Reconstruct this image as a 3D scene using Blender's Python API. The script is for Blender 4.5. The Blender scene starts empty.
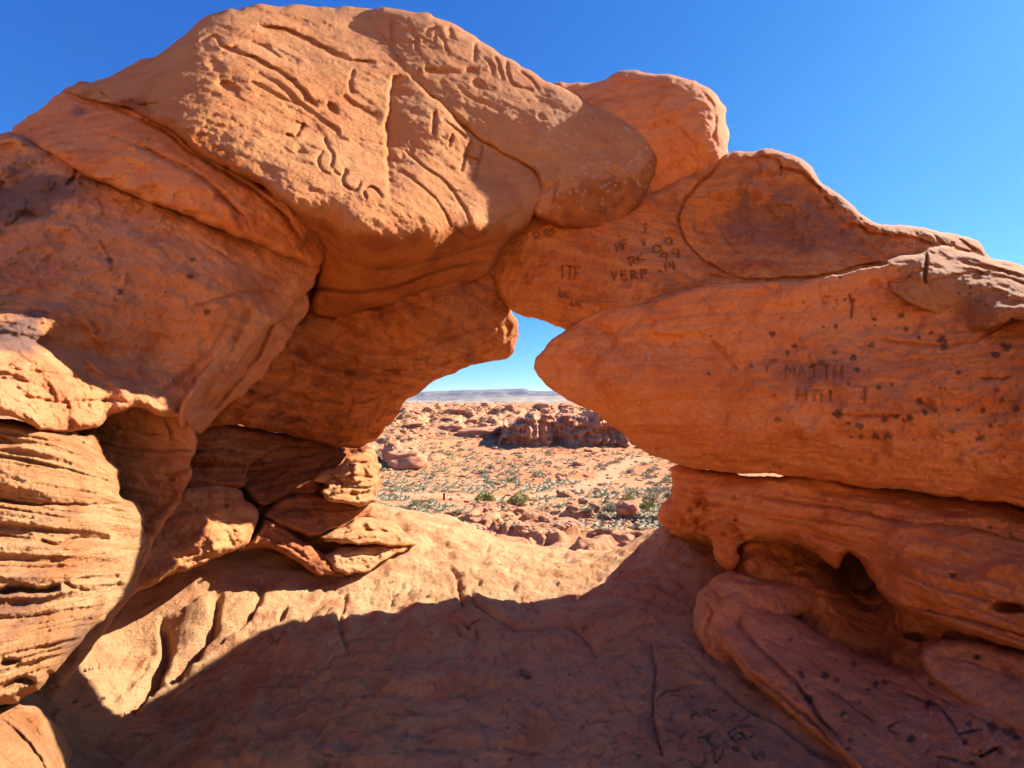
import bpy, math, random
import numpy as np
from mathutils import Vector

# ------------------------------------------------------------------ camera, light, exposure
F = 400.0            # focal length in pixels of the 1024 px wide frame
PX0, PY0 = 512.0, 400.0
CAMZ = 1.55
SUN_AZ, SUN_EL = 62.0, 34.5
Q = 1.0              # mesh step multiplier

sc = bpy.context.scene
col = sc.collection
cam_d = bpy.data.cameras.new('camera')
cam = bpy.data.objects.new('camera', cam_d)
col.objects.link(cam)
cam.location = (0, 0, CAMZ)
cam.rotation_euler = (math.radians(90), 0, 0)
cam_d.sensor_width = 36.0
cam_d.lens = 36.0 * F / 1024.0
cam_d.shift_y = (PY0 - 384.0) / 1024.0
cam_d.clip_start = 0.05
cam_d.clip_end = 60000
sc.camera = cam

w = bpy.data.worlds.new('World')
sc.world = w
w.use_nodes = True
nt = w.node_tree
bg = nt.nodes['Background']
sky = nt.nodes.new('ShaderNodeTexSky')
sky.sky_type = 'NISHITA'
sky.sun_disc = False
sky.sun_elevation = math.radians(SUN_EL)
sky.sun_rotation = math.radians(SUN_AZ)
sky.altitude = 900
sky.air_density = 1.0
sky.dust_density = 0.25
sky.ozone_density = 3.0
# clearer, deeper desert blue than the default atmosphere: one power curve per channel
_sep = nt.nodes.new('ShaderNodeSeparateColor'); _cmb = nt.nodes.new('ShaderNodeCombineColor')
nt.links.new(sky.outputs[0], _sep.inputs[0])
for _i, (_pw, _k) in enumerate(((1.55, 0.54), (1.0, 0.80), (0.50, 0.88))):
    _a = nt.nodes.new('ShaderNodeMath'); _a.operation = 'MULTIPLY'; _a.inputs[1].default_value = 0.094
    _b = nt.nodes.new('ShaderNodeMath'); _b.operation = 'POWER'; _b.inputs[1].default_value = _pw
    _c = nt.nodes.new('ShaderNodeMath'); _c.operation = 'MULTIPLY'; _c.inputs[1].default_value = _k / 0.094
    nt.links.new(_sep.outputs[_i], _a.inputs[0]); nt.links.new(_a.outputs[0], _b.inputs[0])
    nt.links.new(_b.outputs[0], _c.inputs[0]); nt.links.new(_c.outputs[0], _cmb.inputs[_i])
nt.links.new(_cmb.outputs[0], bg.inputs[0])
bg.inputs[1].default_value = 0.05

sd = bpy.data.lights.new('sun', 'SUN')
sd.energy = 5.0
sd.angle = math.radians(0.53)
sd.color = (1.0, 0.94, 0.84)
so = bpy.data.objects.new('sun', sd)
col.objects.link(so)
_s = Vector((math.sin(math.radians(SUN_AZ)) * math.cos(math.radians(SUN_EL)),
             math.cos(math.radians(SUN_AZ)) * math.cos(math.radians(SUN_EL)),
             math.sin(math.radians(SUN_EL))))
so.rotation_euler = _s.to_track_quat('Z', 'Y').to_euler()
so.location = (20, 20, 30)

sc.view_settings.view_transform = 'Standard'
sc.view_settings.look = 'None'
sc.view_settings.gamma = 1
sc.view_settings.exposure = 1.55
sc.view_settings.use_curve_mapping = False
sc.render.engine = 'CYCLES'
cy = sc.cycles
cy.max_bounces = 8
cy.diffuse_bounces = 6
cy.glossy_bounces = 2
cy.volume_bounces = 1
cy.use_denoising = True
cy.use_adaptive_sampling = True
cy.adaptive_threshold = 0.02

rng = np.random.RandomState(7)
random.seed(7)

# ------------------------------------------------------------------ noise
_NT = 64
_tab = rng.rand(_NT, _NT, _NT).astype(np.float32) * 2 - 1
def vnoise(p):
    i = np.floor(p).astype(np.int32)
    f = (p - i).astype(np.float32)
    f = f * f * f * (f * (f * 6 - 15) + 10)
    i &= (_NT - 1)
    j = (i + 1) & (_NT - 1)
    x0, y0, z0 = i[:, 0], i[:, 1], i[:, 2]
    x1, y1, z1 = j[:, 0], j[:, 1], j[:, 2]
    fx, fy, fz = f[:, 0], f[:, 1], f[:, 2]
    a = _tab[x0, y0, z0] * (1 - fx) + _tab[x1, y0, z0] * fx
    b = _tab[x0, y1, z0] * (1 - fx) + _tab[x1, y1, z0] * fx
    c = _tab[x0, y0, z1] * (1 - fx) + _tab[x1, y0, z1] * fx
    d = _tab[x0, y1, z1] * (1 - fx) + _tab[x1, y1, z1] * fx
    a = a * (1 - fy) + b * fy
    c = c * (1 - fy) + d * fy
    return a * (1 - fz) + c * fz

def fbm(p, octv=4, gain=0.5, lac=2.03):
    r = np.zeros(len(p), np.float32)
    a = 1.0
    q = p.astype(np.float32).copy()
    for k in range(octv):
        r += a * vnoise(q + 17.3 * k)
        q *= lac
        a *= gain
    return r

def ridged(p, octv=3, gain=0.5):
    r = np.zeros(len(p), np.float32)
    a = 1.0
    q = p.astype(np.float32).copy()
    for k in range(octv):
        r += a * (1 - np.abs(vnoise(q + 9.1 * k)) * 2)
        q *= 2.1
        a *= gain
    return r

def smooth(a, b, x):
    t = np.clip((x - a) / (b - a), 0, 1)
    return t * t * (3 - 2 * t)

# ------------------------------------------------------------------ 2-D tools
def catmull(pts, n=6, closed=True):
    P = np.array(pts, float)
    N = len(P)
    out = []
    for i in range(N if closed else N - 1):
        if closed:
            p0, p1, p2, p3 = P[(i - 1) % N], P[i], P[(i + 1) % N], P[(i + 2) % N]
        else:
            p0, p1, p2, p3 = P[max(i - 1, 0)], P[i], P[i + 1], P[min(i + 2, N - 1)]
        for k in range(n):
            t = k / n
            out.append(0.5 * ((2 * p1) + (-p0 + p2) * t + (2 * p0 - 5 * p1 + 4 * p2 - p3) * t * t + (-p0 + 3 * p1 - 3 * p2 + p3) * t ** 3))
    if not closed:
        out.append(P[-1])
    return np.array(out)

def seg_dist(X, Y, P, closed=False, side=False):
    """distance of points to a polyline (optionally the side and the place along it)"""
    best = np.full(X.shape, 1e18)
    sd_ = np.zeros(X.shape)
    al = np.zeros(X.shape)
    n = len(P)
    rngi = range(n if closed else n - 1)
    tot = max(len(rngi), 1)
    for i in rngi:
        ax, ay = P[i]
        bx, by = P[(i + 1) % n]
        dx, dy = bx - ax, by - ay
        L = dx * dx + dy * dy + 1e-12
        t = np.clip(((X - ax) * dx + (Y - ay) * dy) / L, 0, 1)
        ex, ey = X - ax - t * dx, Y - ay - t * dy
        d = ex * ex + ey * ey
        m = d < best
        best = np.where(m, d, best)
        if side:
            sd_ = np.where(m, np.sign(dx * (Y - ay) - dy * (X - ax)), sd_)
            al = np.where(m, (i + t) / tot, al)
    best = np.sqrt(best)
    return (best, sd_, al) if side else best

def inside(X, Y, P):
    c = np.zeros(X.shape, bool)
    n = len(P)
    j = n - 1
    for i in range(n):
        xi, yi = P[i]
        xj, yj = P[j]
        if yi != yj:
            m = ((yi > Y) != (yj > Y)) & (X < (xj - xi) * (Y - yi) / (yj - yi) + xi)
            c ^= m
        j = i
    return c

class TPS:
    def __init__(s, pts, vals):
        s.P = np.array(pts, float)
        s.sc = 200.0 if np.abs(s.P).max() > 20 else 1.0
        P = s.P / s.sc
        n = len(P)
        r = np.hypot(P[:, None, 0] - P[None, :, 0], P[:, None, 1] - P[None, :, 1])
        K = np.where(r > 0, r * r * np.log(r + 1e-12), 0) + np.eye(n) * 0.002
        A = np.zeros((n + 3, n + 3))
        A[:n, :n] = K
        A[:n, n] = A[n, :n] = 1
        A[:n, n + 1] = A[n + 1, :n] = P[:, 0]
        A[:n, n + 2] = A[n + 2, :n] = P[:, 1]
        s.w = np.linalg.solve(A, np.r_[np.array(vals, float), 0, 0, 0])
    def __call__(s, X, Y):
        X = X / s.sc
        Y = Y / s.sc
        P = s.P / s.sc
        n = len(P)
        r = s.w[n] + s.w[n + 1] * X + s.w[n + 2] * Y
        for i in range(n):
            d2 = (X - P[i, 0]) ** 2 + (Y - P[i, 1]) ** 2
            r = r + s.w[i] * 0.5 * d2 * np.log(d2 + 1e-12)
        return r

# ------------------------------------------------------------------ single-stroke lettering
GL = {
 'A': [[(0,1),(.5,0),(1,1)],[(.2,.62),(.8,.62)]], 'E': [[(1,0),(0,0),(0,1),(1,1)],[(0,.5),(.8,.5)]],
 'F': [[(1,0),(0,0),(0,1)],[(0,.5),(.8,.5)]], 'G': [[(1,.15),(.6,0),(.1,.25),(.1,.75),(.5,1),(1,.8),(1,.55),(.6,.55)]],
 'H': [[(0,0),(0,1)],[(1,0),(1,1)],[(0,.5),(1,.5)]], 'J': [[(.3,0),(1,0)],[(.7,0),(.7,.8),(.4,1),(0,.8)]],
 'K': [[(0,0),(0,1)],[(1,0),(0,.55),(1,1)]], 'M': [[(0,1),(0,0),(.5,.6),(1,0),(1,1)]],
 'O': [[(.5,0),(.05,.25),(.05,.75),(.5,1),(.95,.75),(.95,.25),(.5,0)]], 'P': [[(0,1),(0,0),(.9,.1),(.9,.45),(0,.55)]],
 'R': [[(0,1),(0,0),(.9,.1),(.9,.45),(0,.55),(1,1)]], 'S': [[(1,.15),(.5,0),(.05,.25),(.9,.7),(.5,1),(0,.85)]],
 'T': [[(0,0),(1,0)],[(.5,0),(.5,1)]], 'U': [[(0,0),(0,.8),(.5,1),(1,.8),(1,0)]], 'V': [[(0,0),(.5,1),(1,0)]],
 'I': [[(.5,0),(.5,1)]], 'C': [[(1,.15),(.5,0),(.05,.3),(.05,.7),(.5,1),(1,.85)]], 'L': [[(0,0),(0,1),(.9,1)]],
 'X': [[(0,0),(1,1)],[(1,0),(0,1)]], 'N': [[(0,1),(0,0),(1,1),(1,0)]], 'D': [[(0,0),(0,1),(.7,.9),(1,.5),(.7,.1),(0,0)]],
 '9': [[(.9,.35),(.5,.55),(.1,.3),(.5,0),(.9,.2),(.9,.35),(.7,1)]], '1': [[(.5,0),(.5,1)]],
 '4': [[(.1,0),(0,.5),(.9,.5)],[(.8,0),(.8,1)]], '.': [[(.4,.95),(.6,1)]], '+': [[(.2,.2),(.9,.8)],[(.8,.1),(.3,.9)]],
}
def letters(txt, x, y, h, ang=0.0, wd=None, gap=0.35, width=1.1, depth=0.012, dark=0.0):
    """strokes in pixel space: x,y = upper left corner"""
    wd = wd or h * 0.65
    a = math.radians(ang)
    out = []
    cx = 0.0
    for ch in txt:
        if ch != ' ':
            jr = random.Random(int(x * 7 + y * 13 + cx * 31 + ord(ch)))
            for st in GL[ch]:
                st = [(q0 + jr.uniform(-.06, .06), q1 + jr.uniform(-.05, .05)) for q0, q1 in st]
                P = [(x + (cx + u * wd) * math.cos(a) - v * h * math.sin(a),
                      y + (cx + u * wd) * math.sin(a) + v * h * math.cos(a)) for u, v in st]
                out.append(dict(p=P, w=width, d=depth, dark=dark, raw=True))
        cx += wd * (1 + gap)
    return out
def ln(*p, w=1.5, d=0.02, dark=0.0, asym=0.0, aw=8.0, raw=False, rough=0.7, one=0.0):
    return dict(one=one, p=list(p), w=w, d=d, dark=dark, asym=asym, aw=aw, raw=raw, rough=rough)
def dent(x, y, r, d=0.03, ry=None, rot=0):
    return dict(dent=(x, y, r, ry or r, math.radians(rot)), d=d)

def apply_feats(U, V, feats, scale):
    """relief (metres towards the viewer side) and stain from strokes given in pixels; scale = depth per pixel reference"""
    disp = np.zeros(U.shape)
    dark = np.zeros(U.shape)
    jx = 0.0
    for f in feats:
        if 'dent' in f:
            x, y, rx, ry, rot = f['dent']
            m = (np.abs(U - x) < 2.2 * max(rx, ry)) & (np.abs(V - y) < 2.2 * max(rx, ry))
            if not m.any(): continue
            c, s = math.cos(rot), math.sin(rot)
            a = ((U[m] - x) * c + (V[m] - y) * s) / rx
            b = (-(U[m] - x) * s + (V[m] - y) * c) / ry
            r = np.sqrt(a * a + b * b)
            disp[m] -= f['d'] * (1 - smooth(0.25, 1.05, r))
            continue
        P = np.array(f['p'], float)
        if not f['raw'] and len(P) > 2:
            P = catmull(P, 5, closed=False)
        pad = max(f['w'] * 3, f.get('aw', 0) * 3 if (f.get('asym') or f.get('one')) else 0) + 4
        m = (U > P[:, 0].min() - pad) & (U < P[:, 0].max() + pad) & (V > P[:, 1].min() - pad) & (V < P[:, 1].max() + pad)
        if not m.any(): continue
        u, v = U[m], V[m]
        if not f['raw'] and f.get('rough', 0) > 0:
            q = np.stack([u / 9.0, v / 9.0, np.full(u.shape, 3.3)], 1)
            r = f['rough'] * 1.6
            u = u + r * fbm(q, 2)
            v = v + r * fbm(q + 31.7, 2)
        d, s, al = seg_dist(u, v, P, side=True)
        taper = np.clip(np.minimum(al, 1 - al) * 8, 0, 1) ** 0.5 if not f['raw'] else 1.0
        g = np.exp(-(d / f['w']) ** 2) if f['raw'] else .5 * np.exp(-(d / f['w']) ** 2) + .5 * np.clip(1 - d / (1.3 * f['w']), 0, 1)
        disp[m] -= f['d'] * g * taper
        dark[m] = np.maximum(dark[m], f['dark'] * g)
        if f.get('one'):
            disp[m] -= f['one'] * (s < 0) * np.exp(-(d / f['aw'])) * taper * np.tanh(d / 1.2)
        if f.get('asym'):
            disp[m] += f['asym'] * s * np.exp(-(d / f['aw'])) * taper * np.tanh(d / max(f['w'], .5))
    return disp, dark

# ------------------------------------------------------------------ materials
def sandstone(name, cA=(0.50, 0.185, 0.075), cB=(0.60, 0.30, 0.165), cC=(0.36, 0.115, 0.05), strata=0.5,
              tilt=(0.0, 0.12), bump=1.0, sscale=9.0, big=0.9, varnish=0.25, grain=1.0, dist=0.018):
    m = bpy.data.materials.new(name)
    m.use_nodes = True
    t = m.node_tree
    N, L = t.nodes, t.links
    b = N['Principled BSDF']
    b.inputs['Roughness'].default_value = 0.92
    b.inputs['Specular IOR Level'].default_value = 0.18
    tc = N.new('ShaderNodeTexCoord')
    def noise(scale, det=5, rough=0.55, vec=None, distn=0.0):
        n = N.new('ShaderNodeTexNoise')
        n.inputs['Scale'].default_value = scale
        n.inputs['Detail'].default_value = det
        n.inputs['Roughness'].default_value = rough
        n.inputs['Distortion'].default_value = distn
        L.new(vec if vec is not None else tc.outputs['Object'], n.inputs['Vector'])
        return n.outputs['Fac']
    def ramp(v, p0, p1, c0=0.0, c1=1.0):
        r = N.new('ShaderNodeMapRange')
        r.interpolation_type = 'SMOOTHSTEP'
        L.new(v, r.inputs[0])
        r.inputs[1].default_value = p0; r.inputs[2].default_value = p1
        r.inputs[3].default_value = c0; r.inputs[4].default_value = c1
        return r.outputs[0]
    def mix(fac, a, c, mode='MIX'):
        x = N.new('ShaderNodeMix'); x.data_type = 'RGBA'; x.blend_type = mode
        if isinstance(fac, float): x.inputs[0].default_value = fac
        else: L.new(fac, x.inputs[0])
        for k, val in ((6, a), (7, c)):
            if isinstance(val, tuple): x.inputs[k].default_value = (*val, 1)
            else: L.new(val, x.inputs[k])
        return x.outputs[2]
    def math_(op, a, c):
        x = N.new('ShaderNodeMath'); x.operation = op
        for k, val in enumerate((a, c)):
            if isinstance(val, (int, float)): x.inputs[k].default_value = val
            else: L.new(val, x.inputs[k])
        return x.outputs[0]
    mr = N.new('ShaderNodeMapping')
    mr.inputs['Rotation'].default_value = (tilt[0], tilt[1], 0)
    mp = N.new('ShaderNodeMapping')
    mp.inputs['Scale'].default_value = (0.55, 0.55, 9.0)
    wv = N.new('ShaderNodeVectorMath'); wv.operation = 'ADD'
    wn = N.new('ShaderNodeTexNoise'); wn.inputs['Scale'].default_value = 0.7; wn.inputs['Detail'].default_value = 2
    L.new(tc.outputs['Object'], wn.inputs['Vector'])
    ws = N.new('ShaderNodeVectorMath'); ws.operation = 'SCALE'; ws.inputs['Scale'].default_value = 0.35
    L.new(wn.outputs['Color'], ws.inputs[0])
    L.new(tc.outputs['Object'], wv.inputs[0]); L.new(ws.outputs[0], wv.inputs[1])
    L.new(wv.outputs[0], mr.inputs['Vector']); L.new(mr.outputs[0], mp.inputs['Vector'])
    n_big = noise(big, 6, 0.6, distn=0.6)
    n_mid = noise(4.5, 6, 0.62, distn=0.4)
    n_str = noise(sscale / 9.0 * 1.6, 6, 0.6, mp.outputs[0])
    n_fine = noise(55, 4, 0.6)
    n_grain = noise(260, 2, 0.6)
    c = mix(ramp(n_big, 0.35, 0.65), cA, cB)
    c = mix(ramp(n_mid, 0.45, 0.72), c, cC)
    c = mix(math_('MULTIPLY', ramp(n_str, 0.45, 0.62), strata * 0.7), c, cC)
    c = mix(math_('MULTIPLY', ramp(n_str, 0.52, 0.36), strata * 0.5), c, cB)
    c = mix(math_('MULTIPLY', ramp(n_fine, 0.55, 0.75), 0.28), c, (0.68, 0.40, 0.24))
    c = mix(math_('MULTIPLY', ramp(n_fine, 0.45, 0.28), 0.25), c, (0.26, 0.085, 0.04))
    n_sp = noise(95, 3, 0.7)
    c = mix(math_('MULTIPLY', ramp(n_sp, 0.60, 0.70), 0.32), c, (0.22, 0.08, 0.045))
    c = mix(math_('MULTIPLY', ramp(n_sp, 0.38, 0.28), 0.4), c, (0.76, 0.50, 0.33))
    n_st2 = noise(3.0, 7, 0.72, distn=1.2)
    c = mix(math_('MULTIPLY', ramp(n_st2, 0.57, 0.66), 0.35), c, cC)
    # desert varnish: brown-grey blotches
    nv = noise(1.9, 8, 0.7, distn=0.9)
    c = mix(math_('MULTIPLY', ramp(nv, 0.56, 0.70), varnish), c, (0.17, 0.07, 0.042))
    at = N.new('ShaderNodeAttribute'); at.attribute_name = 'stain'
    sp = N.new('ShaderNodeSeparateColor'); L.new(at.outputs['Color'], sp.inputs[0])
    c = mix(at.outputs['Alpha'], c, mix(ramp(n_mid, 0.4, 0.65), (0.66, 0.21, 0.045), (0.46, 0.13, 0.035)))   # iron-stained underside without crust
    c = mix(sp.outputs[1], c, (0.74, 0.50, 0.34))     # pale scrapes
    c = mix(sp.outputs[2], c, (0.19, 0.105, 0.085))     # grey-brown varnish
    c = mix(sp.outputs[0], c, (0.10, 0.046, 0.034))    # dark lichen / pigment
    L.new(c, b.inputs['Base Color'])
    # relief
    vo = N.new('ShaderNodeTexVoronoi'); vo.inputs['Scale'].default_value = 34; vo.feature = 'SMOOTH_F1'
    L.new(tc.outputs['Object'], vo.inputs['Vector'])
    pit = ramp(vo.outputs['Distance'], 0.0, 0.28, 0.0, 1.0)
    pm = ramp(noise(2.7, 3), 0.52, 0.66)
    h = math_('MULTIPLY', math_('MULTIPLY', math_('SUBTRACT', pit, 1.0), pm), 0.45)
    h = math_('ADD', h, math_('MULTIPLY', noise(24, 9, 0.74, distn=0.3), 1.9))
    h = math_('ADD', h, math_('MULTIPLY', n_str, 1.5 * strata))
    h = math_('ADD', h, math_('MULTIPLY', noise(sscale * 0.9, 5, 0.7, mp.outputs[0]), 0.9 * strata))
    h = math_('ADD', h, math_('MULTIPLY', n_grain, 0.30 * grain))
    bp = N.new('ShaderNodeBump')
    bp.inputs['Strength'].default_value = min(1.0, 0.9 * bump)
    bp.inputs['Distance'].default_value = dist * bump
    L.new(h, bp.inputs['Height'])
    L.new(bp.outputs[0], b.inputs['Normal'])
    return m

M_MAIN = sandstone('sandstone_weathered', cA=(0.66, 0.255, 0.085), cB=(0.72, 0.35, 0.155), cC=(0.50, 0.155, 0.05), strata=0.35, tilt=(.1, .1))
M_TOP = sandstone('sandstone_pale_crust', cA=(0.78, 0.315, 0.105), cB=(0.82, 0.375, 0.145), cC=(0.70, 0.24, 0.08), strata=0.3, bump=1.5, grain=1.8, varnish=0.0, dist=0.020, tilt=(0, .5))
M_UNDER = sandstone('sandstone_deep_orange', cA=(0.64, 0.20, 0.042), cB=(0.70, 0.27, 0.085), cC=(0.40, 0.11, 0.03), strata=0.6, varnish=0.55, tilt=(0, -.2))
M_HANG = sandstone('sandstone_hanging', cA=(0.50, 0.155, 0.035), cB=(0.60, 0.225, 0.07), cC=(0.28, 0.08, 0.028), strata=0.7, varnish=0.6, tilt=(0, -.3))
M_SHADE = sandstone('sandstone_recess_shade', cA=(0.40, 0.125, 0.035), cB=(0.50, 0.19, 0.07), cC=(0.24, 0.07, 0.03), strata=0.9, varnish=0.3, tilt=(.1, .05))  # darker copy for lower wall and ledges: the recess's shade put into the colour
M_RIGHT = sandstone('sandstone_red_spotted', cA=(0.78, 0.255, 0.065), cB=(0.80, 0.32, 0.12), cC=(0.64, 0.17, 0.04), strata=0.5, varnish=0.3, tilt=(0, .05))
M_BAND = sandstone('sandstone_banded', cA=(0.62, 0.28, 0.10), cB=(0.68, 0.37, 0.17), cC=(0.50, 0.18, 0.06), strata=0.8, sscale=16, bump=1.2, varnish=0.15, tilt=(.38, 0))
M_FLOOR = sandstone('sandstone_floor', cA=(0.54, 0.27, 0.115), cB=(0.60, 0.36, 0.175), cC=(0.46, 0.19, 0.085), strata=0.15, varnish=0.06, bump=1.2, tilt=(.1, 0))
M_LEFT = sandstone('sandstone_brown', cA=(0.68, 0.26, 0.095), cB=(0.72, 0.33, 0.15), cC=(0.52, 0.17, 0.065), strata=0.3, varnish=0.32)

# ------------------------------------------------------------------ object helpers
def tag(o, label=None, cat=None, group=None, kind=None):
    if label: o['label'] = label
    if cat: o['category'] = cat
    if group: o['group'] = group
    if kind: o['kind'] = kind
    return o

def empty(name, loc):
    o = bpy.data.objects.new(name, None)
    col.objects.link(o)
    o.location = loc
    o.empty_display_size = 0.2
    return o

def mesh_np(name, verts, quads, mat, parent=None, stain=None, smooth_=True, tris=None):
    me = bpy.data.meshes.new(name)
    nv = len(verts)
    me.vertices.add(nv)
    me.vertices.foreach_set('co', verts.astype(np.float32).ravel())
    nq = len(quads) if quads is not None else 0
    ntr = len(tris) if tris is not None else 0
    me.loops.add(nq * 4 + ntr * 3)
    idx = []
    if nq: idx.append(quads.astype(np.int32).ravel())
    if ntr: idx.append(tris.astype(np.int32).ravel())
    me.loops.foreach_set('vertex_index', np.concatenate(idx))
    me.polygons.add(nq + ntr)
    st = np.r_[np.arange(nq) * 4, nq * 4 + np.arange(ntr) * 3].astype(np.int32)
    me.polygons.foreach_set('loop_start', st)
    me.polygons.foreach_set('use_smooth', np.full(nq + ntr, smooth_))
    me.update(calc_edges=True)
    me.validate()
    if stain is None and mat.name.startswith(('sandstone', 'boulder')):
        stain = np.zeros((nv, 4))
    if stain is not None:
        a = me.color_attributes.new('stain', 'FLOAT_COLOR', 'POINT')
        a.data.foreach_set('color', stain.astype(np.float32).ravel())
    me.materials.append(mat)
    o = bpy.data.objects.new(name, me)
    col.objects.link(o)
    if parent is not None:
        o.parent = parent
        o.location = -Vector(parent.location)
    return o

def unproj(u, v, Y):
    return np.stack([(u - PX0) / F * Y, Y, (PY0 - v) / F * Y + CAMZ], -1)

def rock(name, poly, ctrl, R=18, bulge=0.25, thick=0.8, feats=(), spots=(), mat=None, parent=None, step=1.35,
         lump=0.035, fine=0.010, strata=0.0, stf=10.0, stilt=(0.0, 0.12), Rb=70, jit=1.4, seed=0, stain_fn=None,
         disp_fn=None, extra_depth=None, ripple=0.0, plates=0.012, back_fn=None):
    P = catmull(poly, 6)
    # ragged outline
    cum = np.r_[0, np.cumsum(np.hypot(*np.diff(P, axis=0).T))]
    nrm = np.roll(P, -1, 0) - np.roll(P, 1, 0)
    nrm = np.stack([nrm[:, 1], -nrm[:, 0]], 1) / (np.hypot(*nrm.T)[:, None] + 1e-9)
    qq = np.stack([cum / 11.0, np.full(len(cum), seed * 3.1), np.zeros(len(cum))], 1)
    P = P + nrm * (jit * (fbm(qq, 4, .6) + .8 * np.tanh(3 * vnoise(qq * .55 + 40))))[:, None]
    s = step * Q
    x0, y0 = P.min(0) - s
    x1, y1 = P.max(0) + s
    nx, ny = int((x1 - x0) / s) + 2, int((y1 - y0) / s) + 2
    gx, gy = np.meshgrid(x0 + np.arange(nx) * s, y0 + np.arange(ny) * s)
    U, V = gx.ravel(), gy.ravel()
    ins = inside(U, V, P)
    d = seg_dist(U, V, P, closed=True)
    sdv = np.where(ins, d, -d).reshape(ny, nx)
    cc = (sdv[:-1, :-1] + sdv[1:, :-1] + sdv[:-1, 1:] + sdv[1:, 1:]) / 4 > 0
    used = np.zeros((ny, nx), bool)
    full = np.ones((ny, nx), bool)
    for a, b_ in ((slice(0, -1), slice(0, -1)), (slice(1, None), slice(0, -1)), (slice(0, -1), slice(1, None)), (slice(1, None), slice(1, None))):
        used[a, b_] |= cc
        full[a, b_] &= cc
    full[0, :] = full[-1, :] = False
    full[:, 0] = full[:, -1] = False
    bnd = used & ~full
    g1, g0 = np.gradient(sdv, s)
    gn = np.hypot(g0, g1) + 1e-6
    U2 = np.where(bnd, gx - np.clip(sdv, -2 * s, 2 * s) * g0 / gn, gx)
    V2 = np.where(bnd, gy - np.clip(sdv, -2 * s, 2 * s) * g1 / gn, gy)
    D = np.where(bnd, 0, np.maximum(sdv, 0.0))
    idx = -np.ones((ny, nx), np.int64)
    idx[used] = np.arange(used.sum())
    u, v, dd, bb = U2[used], V2[used], D[used], bnd[used]
    C = np.array(ctrl, float)
    tp = TPS(C[:, :2], 1.0 / C[:, 2])
    Yb = 1.0 / np.clip(tp(u, v), 0.12, 2.0)
    if extra_depth is not None:
        Yb = Yb + extra_depth(u, v)
    t = np.clip(dd / R, 0, 1)
    Yf = Yb + bulge * (1 - np.sqrt(np.clip(1 - (1 - t) ** 2, 0, 1)))
    p = unproj(u, v, Yb)
    fade = np.clip(dd / 5.0, 0, 1)
    disp = lump * fbm(p * 2.3 + seed * 5.3, 3) + 1.25 * fine * fbm(p * 13 + seed, 5, 0.66)
    # spalled plates with crisp edges, shallow scallops
    disp += plates * np.tanh(7 * fbm(p * 2.0 + seed * 1.7 + 50, 4)) + .4 * plates * np.tanh(6 * fbm(p * 6.0 + seed * 2.9, 3))
    disp += ripple * ridged(p * np.array([3.0, 3.0, 9.0]) + seed * 2.2, 3)
    if strata:
        zt = p[:, 2] + p[:, 0] * stilt[1] + p[:, 1] * stilt[0]
        wz = zt + 0.05 * fbm(p * 1.4 + 4, 2)
        ps = np.stack([p[:, 0] * 0.7, p[:, 1] * 0.7, wz * stf], 1)
        n = vnoise(ps) * 0.6 + vnoise(ps * np.array([1.7, 1.7, 2.4]) + 5.5) * 0.45 + vnoise(ps * np.array([3, 3, 5.1]) + 1.5) * 0.3
        disp += strata * np.tanh(n * 2.4)
    fd, dark = apply_feats(u, v, feats, 1)
    disp = disp + fd
    back_rough = disp - fd
    if disp_fn is not None:
        extra = disp_fn(u, v, p)
        disp = disp + extra
        back_rough = back_rough + extra
    Yf = Yf - disp * fade
    if back_fn is not None:
        thick, Rb = back_fn(u, v)
    tb = np.clip(dd / Rb, 0, 1)
    Yk = Yb + bulge + thick * np.sqrt(np.clip(1 - (1 - tb) ** 2, 0, 1)) + 0.06 * thick * fbm(p * 1.3 + 8, 2) * np.clip(dd / 25, 0, 1)
    Yk = np.maximum(Yk + 1.3 * back_rough * fade, Yf + 0.01)
    st = np.zeros((len(u), 4), np.float32)
    st[:, 0] = dark
    for (sx, sy, sr) in spots:
        m = (np.abs(u - sx) < sr * 2.5) & (np.abs(v - sy) < sr * 2.5)
        if m.any():
            r = np.hypot((u[m] - sx), (v[m] - sy) * 1.15)
            r = r + sr * 0.42 * vnoise(np.stack([u[m] / (sr * .5), v[m] / (sr * .5), np.full(m.sum(), sx)], 1))
            st[m, 0] = np.maximum(st[m, 0], 0.78 * (1 - smooth(0.5 * sr, 1.05 * sr, r)))
    if stain_fn is not None:
        stain_fn(u, v, p, st)
    vf = unproj(u, v, Yf)
    nf = len(u)
    inner = ~bb
    kidx = np.arange(nf)
    kidx[inner] = nf + np.arange(inner.sum())
    vb = unproj(u[inner], v[inner], Yk[inner])
    # the back keeps its own width while it recedes, so the body closes like a boulder
    iy, ix = np.nonzero(cc)
    q = np.stack([idx[iy, ix], idx[iy + 1, ix], idx[iy + 1, ix + 1], idx[iy, ix + 1]], 1)
    qb = kidx[q][:, ::-1]
    stb = np.zeros((inner.sum(), 4), np.float32); stb[:, 3] = 0
    return mesh_np(name, np.r_[vf, vb], np.r_[q, qb], mat, parent, np.r_[st, stb])

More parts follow.
